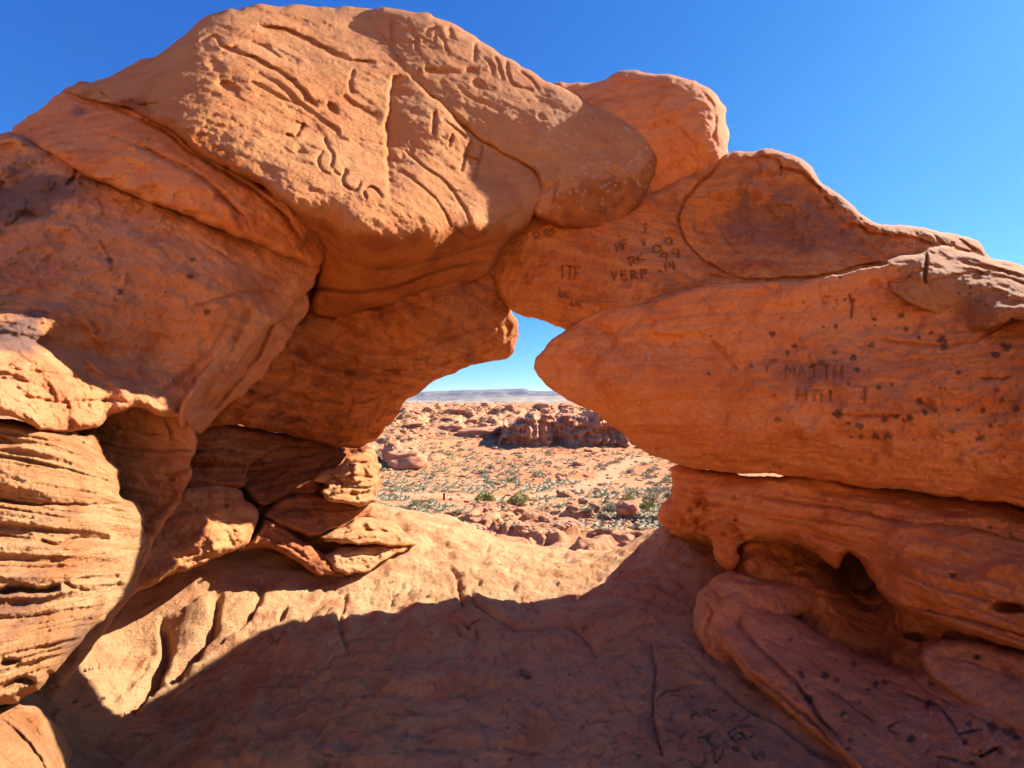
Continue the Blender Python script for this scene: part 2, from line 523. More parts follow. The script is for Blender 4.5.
def below(line, soft=5.0, amt=1.0):
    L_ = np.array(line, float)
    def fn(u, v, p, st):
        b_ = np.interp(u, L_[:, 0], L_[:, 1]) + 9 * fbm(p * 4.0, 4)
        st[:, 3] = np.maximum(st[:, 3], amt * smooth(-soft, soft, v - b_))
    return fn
def scratches(n, x0, x1, y0, y1, seed, w=.8, d=.006, l0=3, l1=14, ang=None, spread=.5, dents=0, dr=(1, 3.2)):
    r = np.random.RandomState(seed)
    out = []
    for _ in range(n):
        a = r.uniform(0, math.pi) if ang is None else ang + r.normal() * spread
        x, y, l = r.uniform(x0, x1), r.uniform(y0, y1), r.uniform(l0, l1)
        b = r.normal() * .25
        out.append(dict(p=[(x, y), (x + l * .5 * math.cos(a), y + l * .5 * math.sin(a)), (x + l * .5 * math.cos(a) + l * .5 * math.cos(a + b), y + l * .5 * math.sin(a) + l * .5 * math.sin(a + b))],
                        w=w * r.uniform(.7, 1.5), d=d * r.uniform(.5, 1.6), dark=0, raw=True))
    for _ in range(dents):
        out.append(dent(r.uniform(x0, x1), r.uniform(y0, y1), r.uniform(*dr), r.uniform(.004, .014), ry=r.uniform(dr[0], dr[1]) * .7))
    return out
# depth of a layer's base for reuse
def spot_field(n, x0, x1, y0, y1, r0, r1, seed):
    r = np.random.RandomState(seed)
    return [(r.uniform(x0, x1), r.uniform(y0, y1), r0 + (r1 - r0) * r.rand() ** 2.5) for _ in range(n)]
# ================================================================== THE ARCH
arch = empty('rock_arch', (0.3, 3.6, 0.0))
tag(arch, 'big orange sandstone arch with a jagged opening onto the desert, carved with initials', 'rock arch')

# ---- upper cap (crossed by the long diagonal crack)
cap_feats = [
    ln((393,74),(388,100),(385,124),(386,160),(388,198), w=1.5, d=0.02, one=0.14, aw=13, rough=1.0),
    ln((435,112),(434,135), w=1.9, d=.045), ln((441,119),(455,128),(466,138), w=1.8, d=.03), ln((452,133),(449,148), w=1.4, d=.025),
    ln((472,139),(466,155),(461,172), w=1.6, d=.035), ln((483,146),(478,163),(473,182), w=1.6, d=.035), ln((464,155),(479,161), w=1.4, d=.03),
    ln((304,123),(300,130),(295,137),(285,134), w=1.6, d=.03), ln((324,137),(327,146),(333,156),(331,168), w=1.8, d=.03),
    ln((333,171),(342,176),(346,168), w=1.5, d=.025), ln((349,170),(343,178),(344,184),(352,190),(358,188),(361,181), w=1.5, d=.03),
    ln((367,199),(364,192),(369,187),(377,190),(382,198), w=1.5, d=.03), ln((324,150),(318,160),(322,170),(330,174), w=1.4, d=.02),
    ln((222,48),(236,52),(262,62),(285,75),(300,88),(318,108), w=3.0, d=.07, asym=-.03, aw=8),
    ln((252,72),(275,82),(296,100),(318,118),(334,128),(340,134), w=3.5, d=.05, asym=-.02, aw=8),
    ln((258,25),(290,32),(320,46),(352,60),(376,62), w=3.2, d=.09, asym=-.05, aw=9),
    ln((250,42),(268,50),(282,58),(298,64), w=2.6, d=.04),
    ln((343,95),(352,104),(366,112),(377,116), w=3.0, d=.05), ln((250,80),(270,92),(285,100),(300,105), w=2.8, d=.035),
    ln((354,70),(350,82),(352,95), w=2.0, d=.03),
    ln((200,42),(214,36),(222,46),(236,48), w=2.6, d=.05),
    dent(228,88,16,.05,8,30), dent(332,108,9,.05,5,45), dent(300,150,8,.02,5,30), dent(216,66,12,.03,7,20),
    ln((405,150),(425,168),(445,182),(462,205),(470,222), w=1.6, d=.03), ln((400,170),(420,185),(440,205),(452,228), w=1.5, d=.025),
    dent(402,156,4,.02), dent(412,150,4,.02), ln((410,142),(422,148),(432,158), w=2.5, d=.025),
    ln((100,92),(115,98),(133,103),(150,104),(160,103), w=2.2, d=.05), ln((130,98),(140,104),(150,106), w=2.2, d=.04),
    # underside bedding
    ln((340,262),(380,268),(420,262),(470,248),(505,238), w=1.6, d=.03), ln((300,285),(330,290),(365,292),(400,285),(440,270),(489,262), w=1.8, d=.04, asym=.02, aw=8),
    ln((455,228),(470,238),(485,232),(500,220),(520,212), w=1.5, d=.02),
]
for f_ in cap_feats:
    if 'w' in f_ and not f_.get('one'):
        if f_['w'] > 2.1:
            f_['w'] *= .72; f_['d'] *= .72; f_['asym'] *= .7
        else:
            f_['d'] *= 1.35; f_['rough'] = .3
rock('cap_block',
     [(62,92),(75,84),(100,78),(135,64),(165,50),(192,28),(215,13),(240,7),(270,5),(300,6),(335,7),(372,9),(384,20),(388,40),(402,62),(420,82),(442,104),(462,122),(480,138),(505,150),
      (522,160),(538,174),(545,190),(540,207),(528,226),(510,244),(499,258),(489,274),(470,283),(452,288),(409,298),(392,304),(365,310),(335,318),(312,310),(318,280),(322,262),(322,242),
      (305,222),(285,204),(258,185),(232,170),(208,160),(190,145),(168,128),(150,120),(125,108),(100,103),(78,98)],
     [(70,92,2.75),(100,99,2.42),(160,118,2.18),(190,140,2.06),(240,170,1.98),(300,212,1.97),(350,232,2.02),(385,236,2.1),(430,236,2.27),(480,225,2.55),(525,200,3.0),(542,194,3.12),
      (130,68,2.85),(200,30,2.95),(240,12,3.3),(300,10,3.8),(370,12,4.2),(160,85,2.40),(220,90,2.38),(260,110,2.38),(300,140,2.36),(350,160,2.42),(400,170,2.60),(450,190,2.66),(490,180,2.98),
      (300,60,3.05),(350,90,2.98),(400,90,3.26),(440,130,3.02),(480,150,3.2),(520,168,3.2),(300,100,2.64),
      (330,262,2.50),(400,268,2.52),(460,255,2.75),(510,238,3.0),(400,296,2.80),(340,300,2.75),(480,276,3.02),(325,245,2.4)],
     R=7, bulge=.14, thick=1.2, feats=cap_feats, mat=M_TOP, parent=arch, lump=.03, fine=.008, ripple=.001, strata=.005, stf=7, stilt=(0,.55), plates=.005, seed=1, Rb=60,
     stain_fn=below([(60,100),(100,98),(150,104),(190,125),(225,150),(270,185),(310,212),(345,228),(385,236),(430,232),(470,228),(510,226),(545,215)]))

# ---- second block, above the diagonal crack
blk_feats = [
    ln((392,16),(393,35),(391,54), w=2.2, d=.06), ln((381,11),(373,23),(374,33),(380,42), w=2.2, d=.06), ln((425,33),(437,28),(443,40),(450,54), w=1.8, d=.045),
    ln((437,30),(433,42),(422,42), w=1.4, d=.03), ln((412,28),(416,40),(417,52), w=1.8, d=.035), ln((447,26),(450,33),(452,38), w=3.0, d=.04),
    ln((475,42),(474,62), w=1.8, d=.04), ln((482,56),(490,64),(492,76), w=1.8, d=.03), ln((494,55),(499,66),(503,80), w=1.8, d=.05), ln((507,58),(507,70),(510,83), w=1.8, d=.045),
    ln((510,83),(520,88),(532,90), w=1.6, d=.03), ln((424,68),(445,72),(462,72),(478,70), w=3.4, d=.06, asym=-.02, aw=7), dent(478,84,9,.05,6,25), dent(541,117,6,.04,4,20),
    ln((540,62),(548,72),(556,84),(562,92), w=1.5, d=.03), ln((520,70),(530,78),(540,92), w=1.6, d=.03), ln((455,84),(470,96),(490,104),(502,112), w=2.0, d=.025),
    dent(597,200,15,.05,12,0), ln((585,208),(600,212),(622,200),(615,178),(600,172), w=2.0, d=.03), ln((505,150),(520,152),(532,160),(536,180),(548,190),(555,182),(552,165),(545,152), w=1.5, d=.02),
    ln((558,168),(556,185),(552,205), w=1.4, d=.03), ln((606,150),(612,165),(617,175), w=1.2, d=.012),
]
def pale_specks(x0,x1,y0,y1,n,seed,r=1.3,amt=.8):
    rr = np.random.RandomState(seed)
    pts = [(rr.uniform(x0,x1), rr.uniform(y0,y1), r*rr.uniform(.5,1.2)) for _ in range(n)]
    def fn(u,v,p,st):
        for (a,b,c) in pts:
            m = (np.abs(u-a)<c*2)&(np.abs(v-b)<c*2)
            if m.any():
                st[m,1] = np.maximum(st[m,1], amt*(1-smooth(.6*c,1.3*c,np.hypot(u[m]-a,v[m]-b))))
    return fn
rock('cap_block',
     [(372,9),(400,10),(430,15),(452,24),(480,40),(505,56),(530,70),(550,82),(575,92),(598,108),(622,118),(648,138),(656,150),(656,168),(650,188),(640,206),(625,220),(605,229),(585,231),(565,228),(550,222),(535,215),
      (530,200),(538,186),(530,168),(510,157),(482,143),(462,126),(442,108),(420,86),(401,66),(386,44),(374,30)],
     [(375,12,4.1),(430,20,4.1),(480,45,4.1),(540,82,3.9),(575,97,3.82),(610,118,3.7),(650,145,3.62),(400,50,3.66),(440,80,3.48),(480,115,3.35),(520,150,3.25),(545,190,3.12),
      (460,70,3.65),(500,100,3.5),(550,130,3.36),(590,150,3.36),(630,165,3.40),(650,180,3.48),(600,205,3.18),(560,210,3.1),(570,228,3.2),(620,215,3.35)],
     R=7, bulge=.14, thick=1.2, feats=blk_feats, mat=M_TOP, parent=arch, lump=.025, fine=.008, ripple=.001, strata=.005, stf=7, stilt=(0,.7), plates=.005, seed=2, Rb=50,
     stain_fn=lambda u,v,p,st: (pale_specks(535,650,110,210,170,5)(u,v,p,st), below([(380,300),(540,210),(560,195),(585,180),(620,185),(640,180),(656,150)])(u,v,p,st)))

rock('rounded_block',
     [(553,84),(575,83),(600,80),(612,74),(632,71),(660,74),(690,81),(712,92),(724,108),(729,128),(728,150),(722,165),(714,182),(700,200),(685,215),(660,228),(630,225),(620,200),(640,160),(610,125),(575,105)],
     [(560,88,4.3),(600,84,4.2),(640,76,4.1),(690,86,3.85),(724,120,3.75),(726,155,3.7),(600,110,3.95),(650,120,3.74),(690,125,3.56),(705,118,3.6),(700,160,3.55),(670,170,3.62),(690,200,3.66),(650,215,3.66)],
     R=12, bulge=.2, thick=.5, mat=M_RIGHT, parent=arch, lump=.03, fine=.010, seed=3, Rb=50,
     feats=[ln((600,82),(615,80),(640,84),(668,86),(680,80), w=1.6, d=.03), ln((700,90),(712,104),(716,122),(712,140), w=1.6, d=.03), dent(650,200,12,.04,8,-40),
            ln((655,118),(675,128),(690,140),(700,158), w=2.0, d=.025)])

# ---- right shoulder and ceiling slab
ceil_letters = (letters('MF', 614,244,8,-22,5,.5,width=.95,depth=.016,dark=.55) + letters('+', 640,240,7,-10,5,width=.95,depth=.014,dark=.5)
    + letters('O', 652,246,8,-12,8,width=1.0,depth=.016,dark=.5) + letters('G', 664,239,7,-12,7,width=.95,depth=.014,dark=.5)
    + letters('RK', 628,258,8,-22,6,.35,width=.95,depth=.014,dark=.5) + letters('99', 658,254,8,-15,9,.4,width=.95,depth=.016,dark=.55)
    + letters('.14', 656,264,8,-8,5,.3,width=1.0,depth=.016,dark=.6) + letters('VERP', 611,272,8,-4,5,1.0,width=.95,depth=.014,dark=.55)
    + letters('J', 641,225,8,-10,5,width=.9,depth=.012,dark=.5) + letters('ITF', 560,266,12,3,5,.5,width=.9,depth=.014,dark=.45)
    + letters('UE', 560,291,6,5,4,.5,width=.9,depth=.010,dark=.6) + letters('UK', 572,300,6,5,4,.5,width=.9,depth=.010,dark=.6)
    + letters('O', 533,231,6,10,7,width=.9,depth=.014,dark=.5) + [ln((544,232),(549,236),(555,232),(552,229),(549,232),(546,229),(544,232), w=.9, d=.012, dark=.5, raw=True)])
for f_ in ceil_letters:
    f_['d'] *= 2.0; f_['w'] *= .9
def shoulder_stain(u,v,p,st):
    n = fbm(p*np.array([3,3,3])+2,5,.65)
    reg = np.exp(-(((u-800)/75)**2+((v-225)/30)**2))
    st[:,2] = np.maximum(st[:,2], .55*smooth(.15,.75, reg+.45*n)*smooth(.02,.3,reg))
    reg2 = np.exp(-(((u-690)/70)**2+((v-312)/12)**2))
    n2 = ridged(p*np.array([6,6,14])+7,4,.6)
    st[:,1] = np.maximum(st[:,1], .35*smooth(.75,1.35, n2*.7)*smooth(.1,.6,reg2))
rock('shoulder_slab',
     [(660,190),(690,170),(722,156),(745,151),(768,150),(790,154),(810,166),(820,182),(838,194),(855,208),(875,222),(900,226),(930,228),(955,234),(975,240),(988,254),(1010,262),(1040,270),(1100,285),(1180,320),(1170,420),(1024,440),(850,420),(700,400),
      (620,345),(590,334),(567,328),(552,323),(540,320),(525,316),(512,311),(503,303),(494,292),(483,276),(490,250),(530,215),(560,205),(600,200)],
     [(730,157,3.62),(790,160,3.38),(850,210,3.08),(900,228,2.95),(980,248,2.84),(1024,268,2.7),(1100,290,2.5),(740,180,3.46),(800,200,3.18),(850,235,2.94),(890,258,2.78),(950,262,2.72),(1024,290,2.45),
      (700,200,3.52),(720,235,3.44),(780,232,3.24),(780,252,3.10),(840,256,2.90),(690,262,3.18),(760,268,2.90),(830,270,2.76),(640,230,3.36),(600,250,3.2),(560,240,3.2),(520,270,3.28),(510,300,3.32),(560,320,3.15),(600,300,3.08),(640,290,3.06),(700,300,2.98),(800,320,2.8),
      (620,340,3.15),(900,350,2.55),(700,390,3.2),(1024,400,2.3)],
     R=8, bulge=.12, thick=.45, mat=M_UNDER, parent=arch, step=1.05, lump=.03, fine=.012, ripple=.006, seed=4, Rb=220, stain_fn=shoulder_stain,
     feats=ceil_letters + [
        ln((722,158),(712,172),(695,188),(684,202),(679,218),(682,235),(692,250),(705,262),(722,272),(740,277), w=1.5, d=.07, asym=.03, aw=9),
        ln((700,274),(740,279),(780,279),(820,276),(860,266),(886,262), w=1.3, d=.05),
        ln((745,160),(765,157),(778,162),(782,170),(779,176), w=1.6, d=.04), ln((757,160),(760,168), w=1.2, d=.03), ln((778,168),(800,172),(815,184),(822,192), w=1.8, d=.05, asym=-.02, aw=6),
        ln((728,166),(745,180),(770,192),(800,204),(822,218),(836,236),(855,248),(880,256), w=3.0, d=.0, asym=.05, aw=16),
        ln((848,225),(862,226),(870,234),(890,236),(910,238),(935,246), w=1.6, d=.035), ln((928,228),(935,236),(945,246),(940,252), w=1.5, d=.04), ln((938,229),(955,236),(968,246),(984,256), w=1.8, d=.04),
        ln((960,250),(985,258),(1010,268),(1030,274), w=1.4, d=.025), ln((824,196),(832,204),(830,210), w=1.8, d=.03),
        ln((722,236),(730,245),(738,254), w=1.2, d=.02, dark=.4), ln((560,208),(590,214),(615,212),(640,206), w=1.2, d=.02, dark=.2),
        ln((490,276),(497,292),(503,303),(510,312), w=4, d=.05), dent(700,225,8,.03,14,20), ln((640,305),(670,302),(700,310),(740,316), w=1.2, d=.02),
        dent(515,262,10,.03,4,10)])

# ---- big leaning block right of the opening
def bulge_disp(u,v,p):
    e = smooth(430,480,v)*smooth(560,700,u)
    return .006*ridged(p*np.array([5,5,22]),3)*smooth(395,450,v)
def bulge_stain(u,v,p,st):
    n = fbm(p*4+2,5,.65)
    reg = np.exp(-(((u-810)/60)**2+((v-372)/22)**2))
    st[:,2] = np.maximum(st[:,2], .45*smooth(.2,.8, reg+.3*n)*smooth(.05,.4,reg))
    reg = np.exp(-(((u-675)/60)**2+((v-345)/30)**2))
    n2 = ridged(p*7+7,4,.6)
    st[:,1] = np.maximum(st[:,1], .30*smooth(.75,1.3, n2*.7)*smooth(.1,.7,reg))
    pale_specks(700,1010,330,460,40,12,1.2,.5)(u,v,p,st)
S = [(836,327,4),(853,300,2.6),(874,319,3),(906,329,3.2),(919,337,3.4),(931,333,3),(942,340,5.5),(944,346,5),(1006,347,6),(996,354,5.5),(870,345,4.5),(853,358,4.5),(822,363,5),(813,366,4.5),(857,370,4),(834,352,3.5),(879,387,3.5),
     (838,413,6),(859,426,4.5),(885,419,4.5),(896,417,3.5),(909,418,5),(848,423,2.8),(861,437,3.5),(876,436,4.5),(888,436,5.5),(852,437,2.5),(920,402,5,),(925,412,4),(959,373,3.5),(997,390,4),(1002,400,4),(1016,409,5),(958,410,3),(945,389,2.5),(983,410,4),(981,438,5.5),(991,426,3),
     (794,346,3.5),(787,353,3.2),(773,334,4),(752,366,3.2),(709,374,3),(778,419,3.5),(848,384,3),(830,392,3),(892,385,3),(941,388,2.5),(952,432,3),(1010,345,3),(840,277,2.6),(845,299,2.4),(823,327,2.4),(901,316,4),(903,420,3)]
rock('leaning_block',
     [(566,330),(578,323),(590,316),(604,308),(625,305),(645,303),(665,294),(700,286),(740,282),(780,281),(820,278),(855,270),(884,264),(900,262),(960,280),(1024,300),(1120,330),(1200,420),(1150,540),(1024,507),(985,501),(955,498),(920,493),(880,488),(850,484),(820,479),(790,475),(765,474),(740,473),
      (715,470),(695,467),(680,464),(665,460),(650,455),(630,440),(605,420),(580,406),(562,397),(545,386),(535,372),(534,362),(540,352),(550,340)],
     [(536,366,3.02),(550,350,2.95),(570,335,3.02),(590,380,2.80),(620,320,2.96),(640,380,2.68),(640,440,2.8),(700,300,2.86),(700,350,2.74),(700,420,2.52),(690,462,2.75),(760,292,2.70),(800,350,2.56),(800,420,2.32),(800,470,2.5),(880,276,2.54),
      (900,340,2.42),(900,420,2.12),(900,485,2.26),(960,300,2.36),(1024,345,2.12),(1024,420,1.88),(1024,500,2.0),(1100,400,1.7),(1180,420,1.6)],
     R=8, bulge=.045, thick=.6, mat=M_RIGHT, parent=arch, lump=.028, fine=.008, ripple=.004, strata=.007, stf=12, stilt=(0,.03), plates=.018, seed=5, step=1.15, back_fn=lambda u,v:(.45+.85*smooth(600,650,u), 220-190*smooth(600,650,u)), spots=S+spot_field(110,690,1024,290,480,.7,1.8,3), stain_fn=bulge_stain, disp_fn=bulge_disp,
     feats=[ln((596,325),(606,330),(613,340),(612,350), w=3.5, d=.05), ln((850,293),(851,305),(851,318), w=1.3, d=.03, dark=.3), ln((711,343),(725,355),(738,370), w=1.8, d=.03),
            ln((736,362),(770,361),(800,362), w=1.3, d=.02), ln((835,428),(870,414),(900,416), w=.8, d=.01), ln((838,414),(870,416),(900,416), w=1.1, d=.025), ln((864,386),(864,404), w=1.2, d=.02, dark=.3),
            ln((870,338),(900,342),(940,346),(975,340),(1010,322),(1040,318), w=1.8, d=.03), ln((870,357),(900,361),(950,358),(1000,352), w=1.2, d=.015), ln((980,378),(995,379),(1010,376), w=1.5, d=.03),
            dent(875,286,11,.03,9,0), dent(862,330,9,.02,10,60), dent(924,402,14,.04,8,25), ln((912,398),(924,405),(936,412), w=2, d=.02), ln((765,372),(768,366),(775,360), w=1.3, d=.02, dark=.3)]
          + letters('MATTH', 786,364,12,2,8,.5,width=1.1,depth=.012,dark=.35) + letters('HTH', 797,390,10,1,9,.35,width=1.2,depth=.014,dark=.3) + letters('C', 822,296,8,0,6,width=1.1,depth=.01,dark=.25)
          + scratches(150,590,1024,300,470,92,w=.8,d=.005,dents=90) + letters('J', 832,300,9,-5,6,width=1.0,depth=.01,dark=.25) + letters('HU', 625,346,9,8,6,.4,width=1.0,depth=.008,dark=.1) + letters('V', 700,330,7,0,6,width=1.0,depth=.008,dark=.2))

rock('shoulder_knob',
     [(885,262),(895,257),(910,254),(924,252),(930,246),(945,244),(965,250),(985,258),(1024,270),(1100,290),(1170,360),(1100,345),(1024,322),(1005,325),(990,331),(975,330),(955,326),(925,310),(905,300),(890,290),(885,276)],
     [(890,262,2.60),(890,285,2.50),(925,256,2.56),(960,255,2.60),(930,290,2.36),(980,270,2.42),(980,310,2.20),(1024,275,2.36),(1024,310,2.08),(1100,300,2.1),(1100,330,1.85),(960,322,2.35)],
     R=5, bulge=.06, thick=.9, mat=M_TOP, parent=arch, lump=.02, fine=.008, seed=6, Rb=40, spots=spot_field(26,930,1024,275,320,.8,2.6,8),
     feats=[ln((927,252),(926,262),(925,272),(926,284), w=1.5, d=.05, dark=.3), ln((890,282),(905,279),(916,272),(925,270), w=1.2, d=.03), ln((926,284),(945,277),(975,273),(1005,270), w=1.1, d=.02),
            ln((950,250),(975,254),(1005,266), w=1.6, d=.03), ln((960,262),(990,268),(1020,275), w=1.4, d=.03), ln((975,272),(1000,276),(1030,284), w=1.3, d=.02)])

# ---- layered slab under the leaning block with honeycomb hollows
def slab_disp(u,v,p):
    d = np.zeros(u.shape)
    r = np.random.RandomState(4)
    for i in range(46):
        a, b, c = r.uniform(655,735), r.uniform(498,534), r.uniform(2.0,5.5)
        if i > 30: a, b, c = r.uniform(735,800), r.uniform(535,556), r.uniform(2,5)
        m = (np.abs(u-a)<14)&(np.abs(v-b)<14)
        d[m] -= .035*(1-smooth(.4*c,1.1*c,np.hypot((u[m]-a)*.8,v[m]-b)))
    return d
rock('layered_slab',
     [(670,466),(680,464),(700,467),(722,471),(735,473.5),(741,476.0),(750,476.8),(762,476.4),(776,476.9),(781,476.2),(786,474),(800,472),(830,473),(860,485),(900,488),(960,494),(1024,500),(1150,530),(1200,640),(1100,690),(1024,652),(985,640),(945,626),(912,612),(888,602),(878,590),(872,580),(862,562),(853,553),(846,554),(840,568),(832,567),
      (822,558),(812,550),(792,544),(770,541),(748,541),(738,550),(741,556),(738,567),(728,571),(719,566),(713,553),(708,537),(690,533),(675,531),(664,528),(657,520),(659,506),(669,498),(673,486),(672,474)],
     [(678,475,3.05),(720,476,2.9),(780,480,2.68),(850,488,2.60),(940,498,2.42),(1024,506,2.30),(900,512,2.3),(980,522,2.1),(655,515,3.3),(680,510,2.95),(720,515,2.75),(728,570,2.75),(780,520,2.50),(840,535,2.30),(900,540,2.10),(960,560,1.92),(1024,560,1.78),(870,560,2.3),
      (900,600,2.1),(960,620,1.88),(1024,640,1.68),(790,542,2.62),(700,534,3.0),(1150,600,1.5)],
     R=9, bulge=.15, thick=1.2, mat=M_RIGHT, parent=arch, lump=.03, fine=.010, strata=.022, stf=9, stilt=(0,.07), plates=.018, seed=7, Rb=80, disp_fn=slab_disp,
     feats=[ln((760,497),(800,503),(850,510),(900,522),(960,528),(1040,545), w=1.4, d=.05, asym=.02, aw=7), ln((680,500),(720,506),(770,515),(830,522),(880,530), w=1.3, d=.03),
            dent(697,492,9,.05,5,10), dent(953,575,5,.02,3,10), dent(706,528,5,.09,7,15), dent(757,539,4,.10), dent(783,544,5,.10,3), dent(803,551,5,.10), dent(816,558,4,.10), dent(690,510,4,.06), dent(704,508,3,.05), dent(735,530,5,.05,3), ln((800,530),(840,540),(880,560),(930,585),(990,600),(1040,615), w=3, d=.03),
            dent(920,605,30,.03,8,15), dent(1010,608,22,.12,7,5), ln((880,600),(930,612),(980,622),(1040,640), w=1.3, d=.03)],
     spots=[(953,576,4.5),(990,528,3),(735,520,2.5)]+spot_field(30,740,1024,500,620,.8,1.6,31))

# ---- recessed wall under the layered slab
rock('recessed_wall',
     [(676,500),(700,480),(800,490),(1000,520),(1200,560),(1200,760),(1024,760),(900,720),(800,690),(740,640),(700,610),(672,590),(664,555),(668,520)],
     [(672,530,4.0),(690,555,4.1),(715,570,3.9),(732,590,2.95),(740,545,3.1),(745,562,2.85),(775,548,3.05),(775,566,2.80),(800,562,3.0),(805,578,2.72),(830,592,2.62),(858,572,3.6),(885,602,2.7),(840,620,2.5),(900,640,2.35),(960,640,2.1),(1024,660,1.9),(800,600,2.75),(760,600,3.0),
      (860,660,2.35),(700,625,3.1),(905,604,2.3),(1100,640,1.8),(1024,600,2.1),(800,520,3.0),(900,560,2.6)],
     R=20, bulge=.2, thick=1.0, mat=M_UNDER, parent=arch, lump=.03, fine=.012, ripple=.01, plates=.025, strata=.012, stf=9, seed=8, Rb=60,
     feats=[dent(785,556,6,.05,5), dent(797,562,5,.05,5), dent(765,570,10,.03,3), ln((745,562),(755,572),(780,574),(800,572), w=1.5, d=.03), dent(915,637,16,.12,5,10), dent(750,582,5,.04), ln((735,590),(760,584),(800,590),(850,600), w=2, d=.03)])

# ---- left of the opening
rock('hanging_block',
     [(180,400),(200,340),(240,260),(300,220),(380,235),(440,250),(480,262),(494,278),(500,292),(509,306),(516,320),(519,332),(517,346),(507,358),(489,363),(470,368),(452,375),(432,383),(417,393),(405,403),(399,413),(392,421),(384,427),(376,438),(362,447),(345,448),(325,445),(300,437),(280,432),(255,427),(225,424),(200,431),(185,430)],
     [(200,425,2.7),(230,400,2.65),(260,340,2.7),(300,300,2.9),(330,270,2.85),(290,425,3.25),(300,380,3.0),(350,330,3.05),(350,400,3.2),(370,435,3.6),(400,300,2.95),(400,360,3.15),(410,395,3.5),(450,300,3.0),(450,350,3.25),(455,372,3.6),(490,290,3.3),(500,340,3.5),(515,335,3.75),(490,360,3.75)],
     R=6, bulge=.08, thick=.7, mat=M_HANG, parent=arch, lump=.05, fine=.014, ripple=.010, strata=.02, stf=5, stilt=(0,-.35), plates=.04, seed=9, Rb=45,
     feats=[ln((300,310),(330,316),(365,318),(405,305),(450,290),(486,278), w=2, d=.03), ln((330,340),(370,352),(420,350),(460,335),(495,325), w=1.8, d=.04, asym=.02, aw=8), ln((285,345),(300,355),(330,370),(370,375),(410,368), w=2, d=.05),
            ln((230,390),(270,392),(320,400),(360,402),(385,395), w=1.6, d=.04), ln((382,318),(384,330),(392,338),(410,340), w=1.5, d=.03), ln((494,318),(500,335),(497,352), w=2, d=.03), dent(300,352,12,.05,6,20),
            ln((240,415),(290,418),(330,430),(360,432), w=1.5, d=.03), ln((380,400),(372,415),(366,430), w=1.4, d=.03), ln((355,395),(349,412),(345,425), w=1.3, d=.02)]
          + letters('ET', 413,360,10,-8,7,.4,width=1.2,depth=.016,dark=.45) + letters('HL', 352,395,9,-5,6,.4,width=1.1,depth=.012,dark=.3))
rock('fold',
     [(250,300),(275,288),(298,286),(308,298),(303,320),(290,335),(283,350),(268,368),(245,392),(222,412),(205,430),(196,433),(175,425),(190,390),(220,345)],
     [(295,295,2.50),(300,315,2.52),(270,325,2.35),(280,350,2.5),(240,380,2.25),(250,390,2.4),(215,400,2.15),(205,425,2.25),(190,420,2.0),(265,300,2.4)],
     R=5, bulge=.06, thick=.5, mat=M_LEFT, parent=arch, lump=.03, fine=.008, ripple=.006, plates=.02, seed=10, Rb=30,
     feats=[ln((283,300),(272,318),(268,335),(250,365),(225,395),(205,418), w=2.2, d=.05), ln((275,318),(290,330),(283,340), w=1.2, d=.02)], stain_fn=pale_specks(285,305,290,340,14,4,1.5,.5))

def left_stain(u,v,p,st):
    n = fbm(p*2.2+12,6,.66)
    reg = np.exp(-(((u-20)/60)**2+((v-195)/60)**2))+np.exp(-(((u-15)/30)**2+((v-335)/16)**2))*1.3+np.exp(-(((u-290)/30)**2+((v-255)/30)**2))*.8+np.exp(-(((u-40)/20)**2+((v-315)/8)**2))*.8
    st[:,2] = np.maximum(st[:,2], .92*smooth(.42,.95, reg*.75+.55*n)*smooth(.05,.35,reg))
    pale_specks(0,260,170,380,60,22,1.4,.55)(u,v,p,st)
rock('left_wall_block',
     [(-60,150),(0,133),(14,134),(40,146),(70,162),(100,176),(130,190),(165,204),(200,218),(235,232),(262,240),(290,248),(312,254),(322,264),(316,280),(305,292),(296,305),(282,318),(266,330),(255,345),(240,362),(225,385),(208,408),(196,425),(182,422),(165,416),(150,412),(138,408),(122,411),(108,414),(100,425),(85,430),(65,431),(40,428),(0,416),(-60,410),(-160,420),(-220,250)],
     [(0,140,2.15),(60,165,2.10),(130,200,2.1),(200,230,2.15),(260,250,2.25),(315,265,2.5),(0,200,1.95),(60,230,1.90),(140,260,1.88),(220,290,2.0),(280,300,2.3),(0,300,1.56),(80,320,1.64),(150,340,1.86),(210,360,1.97),(-50,350,1.25),(0,352,1.30),(60,345,1.52),(115,362,1.74),(150,372,1.86),(0,400,1.13),(60,405,1.38),(125,396,1.66),(155,395,1.82),(190,405,1.94),(-150,300,1.4),(100,412,1.58)],
     R=9, bulge=.10, thick=1.3, mat=M_LEFT, parent=arch, lump=.035, fine=.010, ripple=.004, plates=.018, seed=11, Rb=80, stain_fn=left_stain, spots=[(190,277,4),(207,312,4.5),(120,292,4),(110,260,4),(193,260,3),(166,292,2)],
     feats=[ln((190,308),(225,298),(250,292),(275,290), w=1.6, d=.02), ln((90,320),(98,328),(95,335), w=2.2, d=.02), ln((100,240),(112,262),(110,272), w=2, d=.015), ln((14,134),(50,152),(72,162),(76,172),(66,186), w=1.6, d=.03),
            ln((0,352),(40,345),(90,352),(125,372),(142,392), w=9, d=.03), ln((165,420),(190,400),(220,365),(240,330),(250,310), w=3, d=.03), ln((150,400),(180,380),(215,345),(235,310), w=2.5, d=.02), dent(60,240,24,.02,12,40),
            ln((0,230),(30,215),(60,220),(90,235), w=2, d=.015), ln((200,240),(235,262),(270,278),(290,290), w=1.4, d=.018), ln((20,395),(60,402),(100,400),(130,404), w=1.6, d=.02), ln((0,368),(40,372),(90,380),(120,392), w=1.6, d=.012)])
